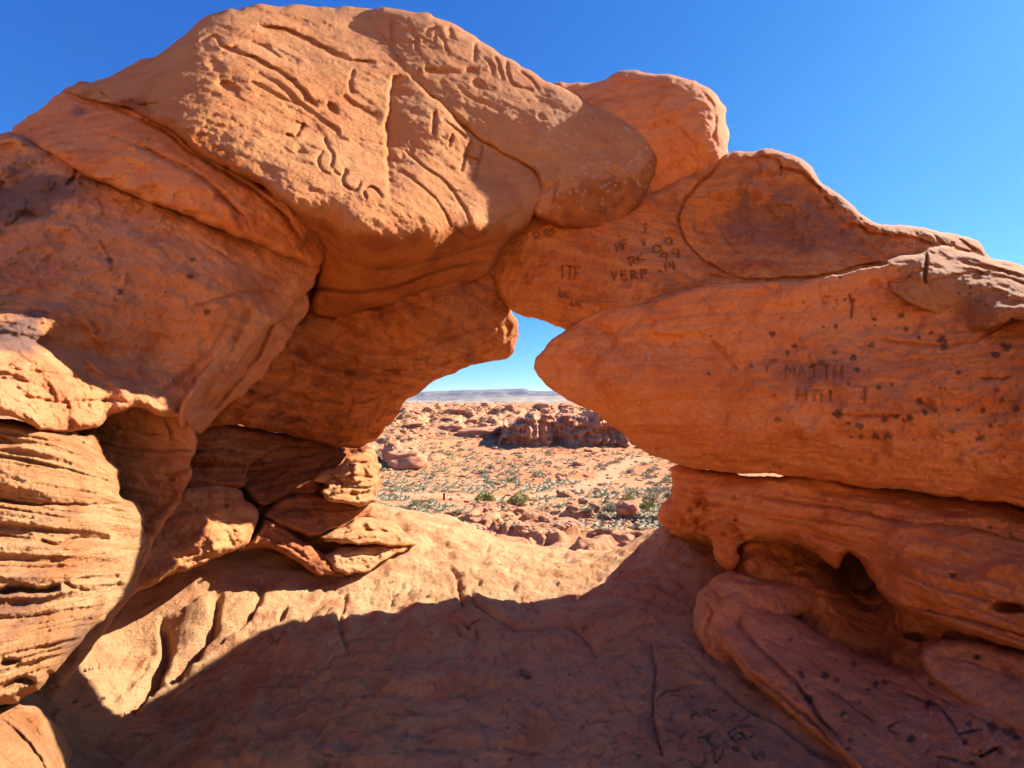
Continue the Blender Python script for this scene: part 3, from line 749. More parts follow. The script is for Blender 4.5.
rock('overhang_slab',
     [(12,133),(25,121),(42,106),(58,94),(70,88),(84,90),(105,99),(128,104),(152,114),(175,126),(196,146),(215,158),(240,168),(262,182),(292,202),(315,222),(330,240),(328,258),(316,266),(300,262),(280,254),(262,246),(240,237),(205,224),(170,210),(135,196),(100,180),(72,166),(40,148)],
     [(20,130,2.5),(60,98,2.8),(100,104,2.55),(150,122,2.30),(200,158,2.22),(250,185,2.22),(300,215,2.3),(325,245,2.55),(50,145,2.12),(100,165,2.02),(150,190,2.0),(200,212,2.02),(250,236,2.12),(300,256,2.35),(120,140,2.1),(190,180,2.05),(240,205,2.08)],
     R=8, bulge=.13, thick=1.0, mat=M_RIGHT, parent=arch, lump=.022, fine=.008, seed=12, Rb=50,
     feats=[ln((68,95),(95,106),(118,110),(150,124),(165,132),(185,146), w=1.6, d=.05, asym=.02, aw=7), ln((88,128),(130,142),(160,156),(180,165),(205,180),(230,205),(250,225), w=2.2, d=.05, asym=.02, aw=9), ln((183,148),(205,160),(235,178),(262,196),(285,216),(300,240), w=1.7, d=.05),
            ln((215,196),(230,205),(240,220),(242,232), w=3, d=.03), dent(110,145,26,.03,10,18), dent(152,140,5,.015)],
     stain_fn=lambda u,v,p,st: st.__setitem__((slice(None),2), np.maximum(st[:,2], .7*smooth(.4,.95,(np.exp(-(((u-78)/10)**2+((v-108)/9)**2))+np.exp(-(((u-305)/14)**2+((v-240)/16)**2)))*.9+.35*fbm(p*6,4)))))

rock('shaded_pillar',
     [(20,430),(60,418),(100,405),(140,400),(180,408),(195,425),(198,440),(196,455),(190,463),(190,480),(182,498),(172,514),(160,532),(150,548),(140,575),(125,605),(100,640),(75,670),(55,695),(0,720),(0,560)],
     [(60,430,2.0),(110,430,1.98),(190,432,2.0),(150,460,1.99),(190,470,2.02),(170,505,2.03),(140,500,2.03),(130,560,2.0),(90,600,1.85),(60,660,1.78),(110,625,1.93)],
     R=7, bulge=.09, thick=.7, mat=M_LEFT, parent=arch, lump=.02, fine=.006, strata=.012, stf=10, stilt=(0,.15), seed=13, Rb=30,
     feats=[ln((96,440),(120,448),(150,450),(175,451),(196,449), w=1.3, d=.03), ln((166,418),(170,432),(172,440), w=1.4, d=.03), ln((110,455),(140,459),(170,462), w=1.2, d=.015), ln((110,425),(140,432),(165,436), w=1.2, d=.02), ln((165,475),(180,473),(190,468), w=1.3, d=.03),
            dent(172,478,4,.03), ln((176,492),(165,505),(152,515),(146,524), w=4, d=.03)])
rock('wall_lobe',
     [(90,500),(140,505),(186,488),(215,485),(240,488),(247,500),(256,510),(258,522),(252,538),(240,548),(217,557),(187,569),(160,581),(135,595),(110,612),(80,640),(60,600),(70,540)],
     [(100,560,2.1),(130,590,2.12),(160,540,2.28),(180,565,2.3),(205,500,2.62),(235,500,2.8),(220,552,2.5),(255,522,2.82),(150,510,2.4),(120,610,2.08),(205,540,2.42)],
     R=6, bulge=.07, thick=.6, mat=M_MAIN, parent=arch, lump=.03, fine=.012, ripple=.010, strata=.010, stf=8, plates=.018, seed=14, Rb=30,
     feats=[dent(195,510,4,.03), dent(208,497,5,.02,3), dent(226,506,4,.03,3), ln((150,530),(175,515),(200,512),(225,520), w=1.5, d=.02), ln((170,548),(200,530),(232,520), w=2, d=.02), ln((190,500),(215,497),(240,500), w=1.5, d=.02)])
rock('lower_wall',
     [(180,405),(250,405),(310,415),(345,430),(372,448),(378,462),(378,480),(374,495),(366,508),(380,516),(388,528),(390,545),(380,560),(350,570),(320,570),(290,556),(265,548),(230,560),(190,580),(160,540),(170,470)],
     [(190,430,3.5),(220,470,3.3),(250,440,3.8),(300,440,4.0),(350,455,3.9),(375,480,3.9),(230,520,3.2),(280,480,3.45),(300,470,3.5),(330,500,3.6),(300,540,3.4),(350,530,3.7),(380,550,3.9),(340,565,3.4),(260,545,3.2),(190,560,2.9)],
     R=5, bulge=.08, thick=.8, mat=M_SHADE, parent=arch, lump=.05, fine=.014, strata=.035, stf=7, stilt=(0,.05), plates=.03, seed=15, Rb=40,
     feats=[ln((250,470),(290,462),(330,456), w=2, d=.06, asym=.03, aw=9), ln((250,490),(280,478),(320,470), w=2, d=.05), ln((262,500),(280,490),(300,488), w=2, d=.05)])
ledge_args = dict(parent=arch, lump=.03, fine=.013, Rb=25, step=1.1)
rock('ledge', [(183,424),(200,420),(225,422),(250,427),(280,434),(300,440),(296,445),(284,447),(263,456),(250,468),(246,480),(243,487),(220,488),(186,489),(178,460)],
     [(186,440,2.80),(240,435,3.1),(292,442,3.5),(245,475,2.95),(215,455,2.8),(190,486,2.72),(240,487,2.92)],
     R=5, bulge=.07, thick=.5, mat=M_SHADE, strata=.04, stf=9, stilt=(.1,.05), plates=.02, seed=31, **ledge_args,
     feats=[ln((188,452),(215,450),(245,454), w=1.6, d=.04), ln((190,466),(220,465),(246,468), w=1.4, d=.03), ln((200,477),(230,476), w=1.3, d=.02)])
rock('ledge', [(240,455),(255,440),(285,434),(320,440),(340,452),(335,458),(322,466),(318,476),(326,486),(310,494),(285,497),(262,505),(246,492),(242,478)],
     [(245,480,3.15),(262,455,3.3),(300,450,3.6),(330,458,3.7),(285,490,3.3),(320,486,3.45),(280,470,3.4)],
     R=5, bulge=.07, thick=.5, mat=M_SHADE, strata=.045, stf=8, stilt=(.1,-.25), plates=.03, seed=32, **ledge_args,
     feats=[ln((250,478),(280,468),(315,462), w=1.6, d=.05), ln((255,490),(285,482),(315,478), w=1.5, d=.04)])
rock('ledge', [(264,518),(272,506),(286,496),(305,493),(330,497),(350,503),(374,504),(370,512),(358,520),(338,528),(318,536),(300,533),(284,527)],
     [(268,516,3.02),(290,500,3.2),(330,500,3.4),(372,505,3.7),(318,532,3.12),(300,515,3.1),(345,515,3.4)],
     R=6, bulge=.09, thick=.5, mat=M_SHADE, strata=.02, stf=8, plates=.02, seed=33, **ledge_args,
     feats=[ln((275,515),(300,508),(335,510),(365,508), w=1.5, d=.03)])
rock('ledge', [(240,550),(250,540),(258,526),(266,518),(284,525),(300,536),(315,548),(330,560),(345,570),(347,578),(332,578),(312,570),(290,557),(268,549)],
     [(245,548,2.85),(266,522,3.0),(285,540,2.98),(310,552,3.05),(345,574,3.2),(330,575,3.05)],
     R=7, bulge=.09, thick=.5, mat=M_SHADE, strata=.008, stf=8, plates=.01, seed=34, **ledge_args,
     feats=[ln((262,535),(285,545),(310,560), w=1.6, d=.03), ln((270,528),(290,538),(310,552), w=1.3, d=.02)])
rock('ledge',
     [(313,478),(322,470),(338,466),(345,458),(358,452),(370,449),(377,454),(374,461),(380,466),(377,474),(379,482),(374,492),(376,500),(362,505),(345,503),(330,499),(322,492),(328,486)],
     [(316,480,3.12),(340,465,3.3),(372,453,3.75),(340,490,3.12),(370,480,3.5),(360,500,3.3),(325,480,3.18)],
     R=5, bulge=.08, thick=.5, mat=M_BAND, strata=.06, stf=9, seed=16, plates=.03, **ledge_args,
     feats=[ln((330,470),(335,478),(342,484),(340,492), w=1.6, d=.06), ln((344,464),(360,462),(376,463), w=1.3, d=.06), ln((320,482),(345,476),(378,477), w=1.3, d=.05), ln((325,491),(350,488),(376,488), w=1.3, d=.05), dent(337,485,3,.04), dent(355,484,5,.05,3)])
rock('ledge',
     [(316,537),(330,531),(345,524),(362,517),(378,518),(392,521),(402,528),(412,538),(418,545),(400,547),(375,546),(350,546),(332,543)],
     [(318,537,3.15),(350,526,3.3),(390,523,3.7),(350,544,3.15),(390,543,3.5),(415,544,3.85)],
     R=5, bulge=.07, thick=.5, mat=M_BAND, strata=.02, stf=12, seed=17, plates=.015, **ledge_args,
     feats=[ln((340,535),(365,530),(395,532), w=1.2, d=.03), ln((350,540),(375,538),(400,539), w=1.1, d=.02)])
rock('ledge',
     [(322,556),(334,550),(345,547),(365,547),(390,545),(404,544),(410,549),(400,554),(382,564),(367,571),(352,576),(343,574),(332,566)],
     [(325,556,3.15),(345,549,3.25),(370,550,3.4),(405,547,3.75),(385,560,3.4),(352,573,3.12)],
     R=5, bulge=.07, thick=.4, mat=M_BAND, strata=.016, stf=12, seed=18, plates=.015, **ledge_args,
     feats=[ln((340,556),(365,555),(395,551), w=1.2, d=.02)])

# ================================================================== NEAR OUTCROPS
def band_disp(u,v,p):
    w = p[:,2] + .40*p[:,1] + .02*p[:,0] + .018*fbm(p*2.2+3,3)
    q = np.stack([p[:,0]*1.5,p[:,1]*1.5,w*20],1)
    n = .011*np.tanh(3*vnoise(q)) + .007*np.tanh(4*vnoise(q*np.array([1.6,1.6,2.3])+9)) + .004*np.tanh(4*vnoise(q*np.array([3,3,5])+2))
    n += .030*vnoise(np.stack([p[:,0]*.8,p[:,1]*.8,w*5],1)+4)
    n -= .016*smooth(.55,.75,vnoise(np.stack([p[:,0]*5,p[:,1]*5,w*26],1)+7))
    return n
o = rock('banded_outcrop',
     [(-70,424),(0,420),(30,424),(55,429),(80,433),(94,434),(100,446),(106,457),(120,468),(121,478),(118,488),(122,496),(140,503),(143,512),(144,524),(150,538),(149,548),(142,565),(136,584),(124,602),(104,620),(80,645),(58,668),(38,690),(20,700),(0,703),(-70,704),(-160,640),(-160,480)],
     [(-60,430,1.15),(0,430,1.27),(60,440,1.38),(95,445,1.62),(-60,560,.98),(0,520,1.12),(60,520,1.24),(100,520,1.42),(140,540,1.66),(0,600,1.03),(60,600,1.16),(110,600,1.40),(0,690,.98),(50,660,1.14),(20,696,1.05)],
     R=12, bulge=.12, thick=.7, mat=M_BAND, lump=.02, fine=.006, plates=.003, seed=20, Rb=50, disp_fn=band_disp, jit=1.8, step=1.2,
     feats=[ln((0,592),(20,588),(40,590),(60,586), w=3.5, d=.05), ln((40,540),(60,545),(80,538),(110,540), w=2.5, d=.035), ln((0,690),(20,680),(35,684), w=3, d=.03), ln((60,583),(90,590),(120,582), w=2, d=.02), ln((0,500),(30,503),(70,505),(130,503), w=1.2, d=.02), dent(8,662,14,.03,6)],
     stain_fn=lambda u,v,p,st: st.__setitem__((slice(None),2), np.maximum(st[:,2], .55*smooth(.55,1.0,(np.exp(-(((u-40)/60)**2+((v-615)/40)**2))*.6+.7*fbm(p*np.array([4,4,16]),4))))))
tag(o, 'sunlit buff outcrop of thin horizontal bands at the lower left, beneath the brown overhang', 'rock outcrop')
o = rock('rounded_outcrop',
     [(-70,704),(0,704),(22,703),(40,708),(54,720),(64,736),(70,756),(66,780),(50,830),(-60,860),(-140,800)],
     [(-60,720,.92),(0,715,1.05),(30,712,1.15),(60,740,1.25),(0,768,.92),(50,768,1.1),(0,840,.85)],
     R=14, bulge=.12, thick=.6, mat=M_BAND, lump=.02, fine=.005, seed=21, Rb=40, step=1.5,
     feats=[ln((0,718),(25,740),(45,768),(50,790), w=2, d=.015), ln((10,705),(30,722),(50,750), w=2, d=.012)])
tag(o, 'smooth rounded sunlit knob of rock in the bottom left corner, under the banded outcrop', 'rock outcrop')

SR = [(801,674,4.5),(803,676,3.5),(825,675,5),(837,680,4),(854,664,4),(875,685,5),(884,683,4.5),(808,699,6),(843,714,4.5),(912,738,6),(898,626,2),(846,645,3),(852,650,2),(992,728,6),(1010,732,7),(1015,738,5),(985,706,4),(1001,712,7),(970,724,5),(965,743,5),(930,705,7),(850,740,3),(848,749,3),
      (830,657,2.5),(836,660,2.5),(790,640,2.5),(800,633,2.3),(888,664,3),(930,683,4),(972,695,4),(1000,750,5),(1020,705,3),(868,690,3),(860,702,2.6)]
led = rock('rounded_ledge',
     [(716,606),(722,600),(735,597),(752,599),(772,607),(795,618),(820,632),(845,645),(872,658),(900,666),(920,665),(950,650),(1000,640),(1100,650),(1200,760),(1200,900),(1000,930),(900,840),(870,795),(850,768),(833,752),(812,735),(790,715),(765,695),(742,672),(725,650),(714,630)],
     [(718,620,2.38),(745,604,2.48),(740,640,2.22),(790,625,2.38),(780,670,2.0),(830,655,2.2),(820,710,1.78),(880,680,2.05),(860,750,1.58),(930,680,1.98),(920,730,1.68),(980,680,1.85),(1000,740,1.5),(1024,700,1.66),(1024,768,1.36),(900,800,1.4),(1100,700,1.5),(1100,850,1.1)],
     R=11, bulge=.2, thick=.8, mat=M_LEFT, lump=.022, fine=.008, ripple=.003, seed=22, Rb=50, plates=.006, spots=SR+spot_field(90,730,1024,610,768,.7,1.9,44),
     feats=[ln((742,612),(735,620),(745,635),(760,650),(775,665),(800,690),(820,720),(845,745), w=2.6, d=.05, asym=.02, aw=7), ln((722,640),(745,668),(780,695),(810,720),(840,750), w=2.2, d=.04), ln((828,690),(850,705),(876,724), w=1.5, d=.02, dark=.3),
            ln((900,690),(925,702),(940,706),(950,720),(957,733), w=1.6, d=.025, dark=.3), ln((957,734),(970,733),(984,729), w=1.6, d=.025, dark=.4), ln((938,757),(960,762),(980,768), w=1.6, d=.02, dark=.4), ln((980,757),(990,752),(998,748), w=1.6, d=.03, dark=.4), ln((812,645),(832,649),(835,640),(842,642), w=1.4, d=.02, dark=.3),
            ln((764,637),(775,644),(788,650), w=1.4, d=.02, dark=.2), ln((900,735),(890,728),(902,720), w=1.4, d=.02, dark=.2), ln((905,665),(925,690),(960,708),(1030,745), w=1.2, d=.015)] + scratches(120,720,1024,615,768,91,d=.006,dents=60),
     stain_fn=pale_specks(905,1020,705,765,60,9,2.2,.45))
tag(led, 'long rounded pinkish ledge with dark lichen spots running to the lower right corner', 'rock ledge')
o = rock('rounded_ledge',
     [(697,600),(703,588),(714,577),(730,571),(748,573),(762,578),(785,582),(810,588),(826,594),(832,603),(826,612),(812,616),(790,622),(800,660),(760,690),(735,690),(712,668),(698,645),(694,620)],
     [(700,600,2.55),(730,576,2.65),(760,585,2.62),(720,610,2.42),(700,640,2.38),(720,655,2.3),(780,600,2.6),(825,602,2.7),(760,660,2.35)],
     R=11, bulge=.2, thick=.5, mat=M_LEFT, lump=.022, fine=.009, seed=23, Rb=30,
     feats=[dent(742,580,8,.06,4,10), dent(750,582,4,.04), ln((705,600),(712,612),(706,630),(710,650), w=1.8, d=.03), ln((716,592),(722,598),(735,592), w=1.5, d=.02), ln((700,585),(712,590),(720,600), w=1.5, d=.02)],
     spots=spot_field(16,705,820,580,610,.8,1.8,5))
tag(o, 'small bulbous rock nose with a pitted top just behind the long spotted ledge', 'rock ledge')
o = rock('rounded_ledge',
     [(919,658),(922,650),(930,644),(945,641),(965,641),(995,645),(1030,652),(1120,660),(1200,760),(1120,790),(1060,765),(1024,741),(985,716),(955,698),(937,684),(926,672)],
     [(922,655,1.95),(945,648,1.95),(935,675,1.88),(980,660,1.82),(980,700,1.68),(1024,670,1.7),(1024,730,1.5),(1100,700,1.45),(1100,760,1.3)],
     R=8, bulge=.1, thick=.4, mat=M_LEFT, lump=.015, fine=.007, strata=.003, stf=20, seed=24, Rb=30,
     feats=[dent(978,657,5,.03,3,20), dent(1005,668,8,.02,3,20), ln((935,655),(960,660),(990,668),(1024,680), w=1.4, d=.015)])
tag(o, 'smooth tapering ledge tucked under the slab at the right edge, above the long spotted ledge', 'rock ledge')
# ================================================================== ROCK FLOOR (one heightfield in world space)
FC = [(700,640,2.45),(760,700,2.0),(850,768,1.62),(512,768,1.65),(512,700,2.0),(512,650,2.42),(512,605,3.0),(480,575,3.55),(430,545,4.1),(425,528,4.45),(470,540,4.5),(530,552,4.7),(590,556,4.8),(640,540,4.7),
      (655,525,4.5),(600,575,3.75),(650,580,3.4),(700,585,3.3),(740,620,2.9),(340,600,3.0),(345,560,3.5),(300,570,3.2),(250,600,2.75),(255,570,3.0),(200,610,2.5),(180,680,2.12),(120,700,1.98),(150,640,2.36),(90,690,1.95),(60,768,1.62),(250,768,1.62),(380,768,1.66),(380,640,2.55),
      (300,660,2.3),(120,768,1.66),(20,700,1.62),(380,575,3.4),(395,545,4.0)]
fx, fz = [], []
for (a, b, Y) in FC:
    fx.append(((a - PX0) / F * Y, Y)); fz.append((PY0 - b) / F * Y + CAMZ)
# unseen surroundings: behind the camera a rise added for warm bounce light, far right and left, and the drop beyond the saddle
for X, Y, z in [(0,0,0.08),(-1.5,0,.35),(2,0,.15),(0,-4,.9),(0,-9,5.0),(6,-9,4.4),(-6,-9,6),(0,-15,9),(-9,-15,10),(9,-15,8.2),(-4,-4,1.9),(5,-4,.6),(4,1,.3),(6,3,.2),(10,0,.5),(-9,0,3),(12,8,-3.5),(-14,5,1),(4,4,0.2),(2.5,4.2,.0),(-3,2.5,1.0),(-5,3,1.5),(-3,4.5,.6),(0.2,5.6,-.45),(1.2,5.8,-.7),(-1.5,5.6,0.0),(3,6,-.8),(-4,6.5,-.4),(0,7.5,-1.5),(3,8,-2.4),(-3,8,-1.6),(7,8,-3),(-8,8,-3),(0.8,6.6,-1.15)]:
    fx.append((X, Y)); fz.append(z)
FH = TPS(fx, fz)
us = np.r_[np.arange(-700, -100, 12), np.arange(-100, 1120, 1.7 * Q), np.arange(1120, 1700, 12)]
ys = [-15.0]
while ys[-1] < 8.2:
    y = ys[-1]
    st_ = 0.0030 * (y * y) * .9 if y > 1.2 else 0.02 + max(0, 1.0 - y) * .05
    if y > 5: st_ *= 1.5
    ys.append(y + max(st_, 0.004) * Q)
ys = np.array(ys)
Wy = np.where(ys > .6, ys, .6 + (.6 - ys) * .6)
gu, gy = np.meshgrid(us, ys)
gX = (gu - PX0) / F * Wy[:, None]
shp = gX.shape
X, Y = gX.ravel(), gy.ravel()
Z = FH(X, Y)
p = np.stack([X, Y, Z], 1)
Ysafe = np.maximum(Y, .3)
U = PX0 + F * X / Ysafe
V = PY0 - F * (Z - CAMZ) / Ysafe
floor_feats = [
    ln((470,588),(473,596),(477,607),(485,613),(498,619),(515,624),(540,625),(560,621),(575,628),(590,640),(598,655), w=1.8, d=.035, asym=-.008, aw=10),
    ln((449,568),(456,577),(459,590),(462,604),(459,612), w=2.2, d=.05), ln((470,588),(480,584),(468,576), w=2, d=.03), ln((447,592),(455,588),(466,590), w=2, d=.04), ln((470,600),(462,610),(450,614), w=2, d=.03),
    ln((650,640),(656,668),(653,700),(656,735),(662,768), w=1.5, d=.025, asym=-.01, aw=12), ln((655,705),(668,690),(690,680), w=1.6, d=.02),
    ln((464,625),(470,630), w=1.4, d=.02, dark=.5), ln((466,628),(472,625),(479,622), w=1.4, d=.02, dark=.5), ln((474,630),(479,641), w=1.4, d=.02, dark=.4), ln((457,630),(460,635), w=1.5, d=.02, dark=.5),
    ln((473,663),(478,668),(484,669), w=1.2, d=.012), ln((520,668),(530,672),(524,674), w=2, d=.015, dark=.8), ln((587,721),(600,721),(612,720), w=1.6, d=.012, dark=.3), ln((466,692),(467,702), w=1, d=.01, dark=.3), ln((467,699),(490,698), w=1, d=.01),
    ln((398,588),(404,588),(400,592),(396,597), w=1, d=.02), ln((392,596),(398,600),(406,600), w=1, d=.02), ln((390,607),(398,608),(406,607), w=1.2, d=.025), ln((396,590),(393,600),(391,608), w=1, d=.02), ln((402,589),(409,590),(408,596),(402,595), w=1, d=.02),
    dent(283,614,8,.05,4,-40), ln((240,650),(260,640),(290,625),(320,615), w=3, d=.02), ln((180,660),(220,640),(250,612),(262,600), w=3, d=.03), ln((150,690),(200,665),(235,640), w=4, d=.03),
    ln((322,600),(330,590),(345,600),(340,630),(350,660), w=2.2, d=.03), ln((420,700),(380,730),(300,740),(240,735), w=6, d=.012), ln((345,590),(348,610),(342,640), w=1.2, d=.01),
    ln((640,545),(620,560),(600,575),(575,590), w=3, d=.02), ln((560,600),(600,595),(640,600),(680,608), w=2.5, d=.02), ln((690,650),(720,680),(760,715),(800,745),(840,768), w=3, d=.035), ln((620,640),(640,625),(670,620),(690,618), w=2, d=.015),
    ln((690,690),(700,696),(715,700), w=1.4, d=.012),
] + letters('S', 707,706,11,18,9,width=1.2,depth=.014,dark=.25) + letters('A', 690,714,10,-15,8,width=1.2,depth=.014,dark=.25) + letters('E', 728,735,16,-28,13,width=1.3,depth=.016,dark=.3) \
  + letters('T', 700,744,14,-35,12,width=1.3,depth=.016,dark=.3) + letters('L', 741,736,12,-28,10,width=1.2,depth=.014,dark=.25) + letters('IV', 700,758,12,5,10,.3,width=1.2,depth=.012,dark=.2) + letters('H', 752,762,12,-25,9,width=1.2,depth=.012,dark=.2)
floor_feats += [ln((163,622),(166,645),(155,672),(128,704), w=5, d=.11, asym=.03, aw=10), ln((218,588),(212,618),(196,645),(168,672), w=5, d=.10, asym=.03, aw=10), ln((262,575),(258,600),(236,628), w=3, d=.03)]
floor_feats += scratches(520,200,760,575,768,93,w=.9,d=.007,dents=380,dr=(1,3.5)) + scratches(70,420,660,540,600,94,w=.8,d=.012,dents=60) + scratches(60,60,350,570,720,95,w=1.2,d=.012,l1=40,ang=-.6,spread=.2)
fd, dark = apply_feats(U, V, floor_feats, 1)
vis = (Y > 1.0) & (Y < 6)
fd = np.where(vis, fd, 0); dark = np.where(vis, dark, 0)
disp = .012 * np.tanh(6 * fbm(p * 2.2 + 9, 4)) + .045 * fbm(p * np.array([1.3, 1.3, 1]) + 5, 3) + .012 * fbm(p * 7 + 3, 4, .6)
# little scooped hoof-like pits and shallow ripples worn by feet
rr = np.random.RandomState(11)
nr = smooth(.0, .5, vnoise(p * 1.6 + 30))
disp += .007 * nr * np.tanh(3 * vnoise(np.stack([X * 9 + 2 * vnoise(p * 3), Y * 22, Z * 6], 1)))
disp -= .010 * smooth(.45, .8, vnoise(np.stack([X * 16, Y * 30, Z * 10], 1) + 3))
sad = smooth(3.0, 3.6, Y) * (1 - smooth(4.8, 5.4, Y))
disp += sad * (.013 * np.tanh(4 * fbm(p * 3.1 + 21, 4)) + .012 * ridged(p * np.array([5., 9., 6.]), 3))
far = smooth(4.6, 7.5, Y)
disp += far * (.18 * fbm(p * .9 + 2, 4) + .05 * ridged(p * np.array([2., 2., 8.]), 3))
lefty = smooth(-.5, -1.4, X) * smooth(1.0, 1.6, Y) * (1 - smooth(3.6, 4.2, Y))
disp += lefty * .03 * ridged(np.stack([X * 1.5 + Y * .8, Y * 2.0 - X * 1.2, Z * 2], 1), 3)
stn = np.zeros((len(X), 4)); stn[:, 3] = 0
stn[:, 0] = dark
for (sx, sy, sr) in spot_field(120, 200, 720, 600, 768, .7, 1.9, 51) + [(364, 701, 3), (521, 672, 3), (584, 628, 3.5)]:
    m = (np.abs(U - sx) < 9) & (np.abs(V - sy) < 9) & vis
    stn[m, 0] = np.maximum(stn[m, 0], .6 * (1 - smooth(.6 * sr, 1.1 * sr, np.hypot(U[m] - sx, (V[m] - sy) * 1.3))))
verts = np.stack([X, Y, Z + disp + fd], 1)
ii = np.arange(len(X)).reshape(shp)
q = np.stack([ii[:-1, :-1].ravel(), ii[:-1, 1:].ravel(), ii[1:, 1:].ravel(), ii[1:, :-1].ravel()], 1)
tag(mesh_np('rock_floor', verts, q, M_FLOOR, None, stn), kind='structure')

# ---- grit and small pebbles gathered on the floor
FV = verts.reshape(shp[0], shp[1], 3)
_uu, _yy = us.copy(), ys.copy()
def floor_at(x, y):
    r_ = int(np.clip(np.searchsorted(_yy, y), 1, len(_yy) - 1)); c_ = int(np.clip(np.searchsorted(_uu, PX0 + F * x / _yy[r_]), 1, len(_uu) - 1))
    return float(FV[r_, c_, 2])
ico = np.array([[0,0,1],[.9,0,.3],[.28,.85,.35],[-.72,.52,.3],[-.72,-.52,.35],[.28,-.85,.3],[.5,.5,-.5],[-.6,0,-.5],[.4,-.6,-.5]])
icf = np.array([[0,1,2],[0,2,3],[0,3,4],[0,4,5],[0,5,1],[1,6,2],[2,7,3],[3,7,4],[4,8,5],[5,8,1],[1,8,6],[2,6,7],[4,7,8],[6,8,7]])
rg = np.random.RandomState(77)
VV, TT, nb = [], [], 0
for k in range(1500):
    y = rg.uniform(1.6, 4.3); t_ = rg.rand()
    if t_ < .55: u = rg.normal(665, 32)
    elif t_ < .8: u = rg.uniform(350, 720)
    else: u = rg.normal(440, 60)
    x = (u - PX0) / F * y
    s = (.0022 + .009 * rg.rand() ** 5)
    q_ = ico * s * rg.uniform(.7, 1.3, size=ico.shape)
    VV.append(q_ + np.array([x, y, floor_at(x, y) + s * .4])); TT.append(icf + nb); nb += len(ico)
tag(mesh_np('grit', np.concatenate(VV), None, M_FLOOR, tris=np.concatenate(TT), smooth_=False), 'loose grit and crumbs of stone lying on the shaded rock floor', 'grit', kind='stuff')

# ================================================================== DESERT BELOW
def simple_mat(name, c, rough=.9, bump=0, c2=None, scale=2.0):
    m = bpy.data.materials.new(name); m.use_nodes = True
    N, L = m.node_tree.nodes, m.node_tree.links
    b = N['Principled BSDF']; b.inputs['Roughness'].default_value = rough; b.inputs['Specular IOR Level'].default_value = .2
    b.inputs['Base Color'].default_value = (*c, 1)
    if c2:
        tc = N.new('ShaderNodeTexCoord'); n = N.new('ShaderNodeTexNoise'); n.inputs['Scale'].default_value = scale; n.inputs['Detail'].default_value = 6
        L.new(tc.outputs['Object'], n.inputs['Vector'])
        x = N.new('ShaderNodeMix'); x.data_type = 'RGBA'; x.inputs[6].default_value = (*c, 1); x.inputs[7].default_value = (*c2, 1)
        r = N.new('ShaderNodeMapRange'); r.inputs[1].default_value = .4; r.inputs[2].default_value = .6
        L.new(n.outputs['Fac'], r.inputs[0]); L.new(r.outputs[0], x.inputs[0]); L.new(x.outputs[2], b.inputs['Base Color'])
        if bump:
            bp = N.new('ShaderNodeBump'); bp.inputs['Strength'].default_value = 1; bp.inputs['Distance'].default_value = bump
            L.new(n.outputs['Fac'], bp.inputs['Height']); L.new(bp.outputs[0], b.inputs['Normal'])
    return m

def px_at(u, v, Y):
    return ((u - PX0) / F * Y, Y, (PY0 - v) / F * Y + CAMZ)
# profile of the land as rows of (pixel row, distance) for several columns
DC = [(8,580),(12,565),(17,540),(24,522),(34,510),(50,500),(62,490),(78,478),(95,465),(115,452),(138,440),(160,430),(190,418),(225,410),(260,405.5),(330,404.5),(420,404.3)]
dY = np.array([a for a, b in DC], float)
dZ = np.array([(PY0 - b) / F * a for a, b in DC]) + CAMZ
def desert_h(X, Y):
    h = np.interp(Y, dY, dZ)
    u = PX0 + F * X / Y
    # ground rises towards the left where the boulders lie
    h = h + 2.2 * smooth(480, 385, u) * smooth(60, 110, Y) * (1 - smooth(180, 240, Y))
    h = h + smooth(900, 1500, np.abs(X)) * 0
    return h
us = np.r_[np.linspace(-9000, -400, 60), np.arange(-380, 340, 20), np.arange(340, 720, 1.6 * Q), np.arange(720, 1500, 20), np.linspace(1520, 9000, 60)]
ys = [7.0]
while ys[-1] < 430:
    y = ys[-1]
    ys.append(y + max(.06, min(y * y / (F * 14) * 1.1, y * .006)) * Q)
ys = np.array(ys)
gu, gy = np.meshgrid(us, ys)
gX = (gu - PX0) / F * gy
shp = gX.shape
X, Y = gX.ravel(), gy.ravel()
Z = desert_h(X, Y)
p = np.stack([X, Y, Z], 1)
sp_ = np.clip(Y / 60, .12, 1.6)
rocky_near = 1 - smooth(34, 48, Y)                       # bedrock ledges before the trail
ridge = smooth(150, 175, Y)
leftrock = smooth(455, 400, gu.ravel()) * smooth(85, 100, Y)
rocky = np.clip(rocky_near + ridge + leftrock, 0, 1)
Zd = .30 * sp_ * fbm(p / 7.0, 4) * (0.5 + rocky)
ter = np.stack([X / 3.2, Y / 4.5, Z * 0 + 3], 1)
n = fbm(ter, 4, .55)
Zd += rocky * sp_ * .55 * (np.tanh(n * 4) * .6 + .3 * np.abs(fbm(p / 1.1, 3)))
Zd += ridge * (1.2 * np.tanh(3 * fbm(np.stack([X / 9, Y / 14, Z * 0], 1) + 7, 3)) + .5 * fbm(p / 3., 3)) * (1 - .35 * smooth(225, 260, Y))
Zd += rocky_near * .28 * np.tanh(5 * fbm(np.stack([X / 1.6, Y / 2.6, Z * 0], 1) + 2, 4))
# trails: winding worn paths
tr1 = seg_dist(X, Y, catmull([(-40, 60), (-12, 56), (-4, 52), (4, 54), (9, 62), (17, 74), (24, 92), (34, 104)], 6, False))
tr2 = seg_dist(X, Y, catmull([(-4, 53), (-5, 62), (-6.5, 75), (-5, 90), (-7, 110)], 6, False))
trail = np.maximum(1 - smooth(1.2, 3.2, tr1), .8 * (1 - smooth(.5, 1.3, tr2)))
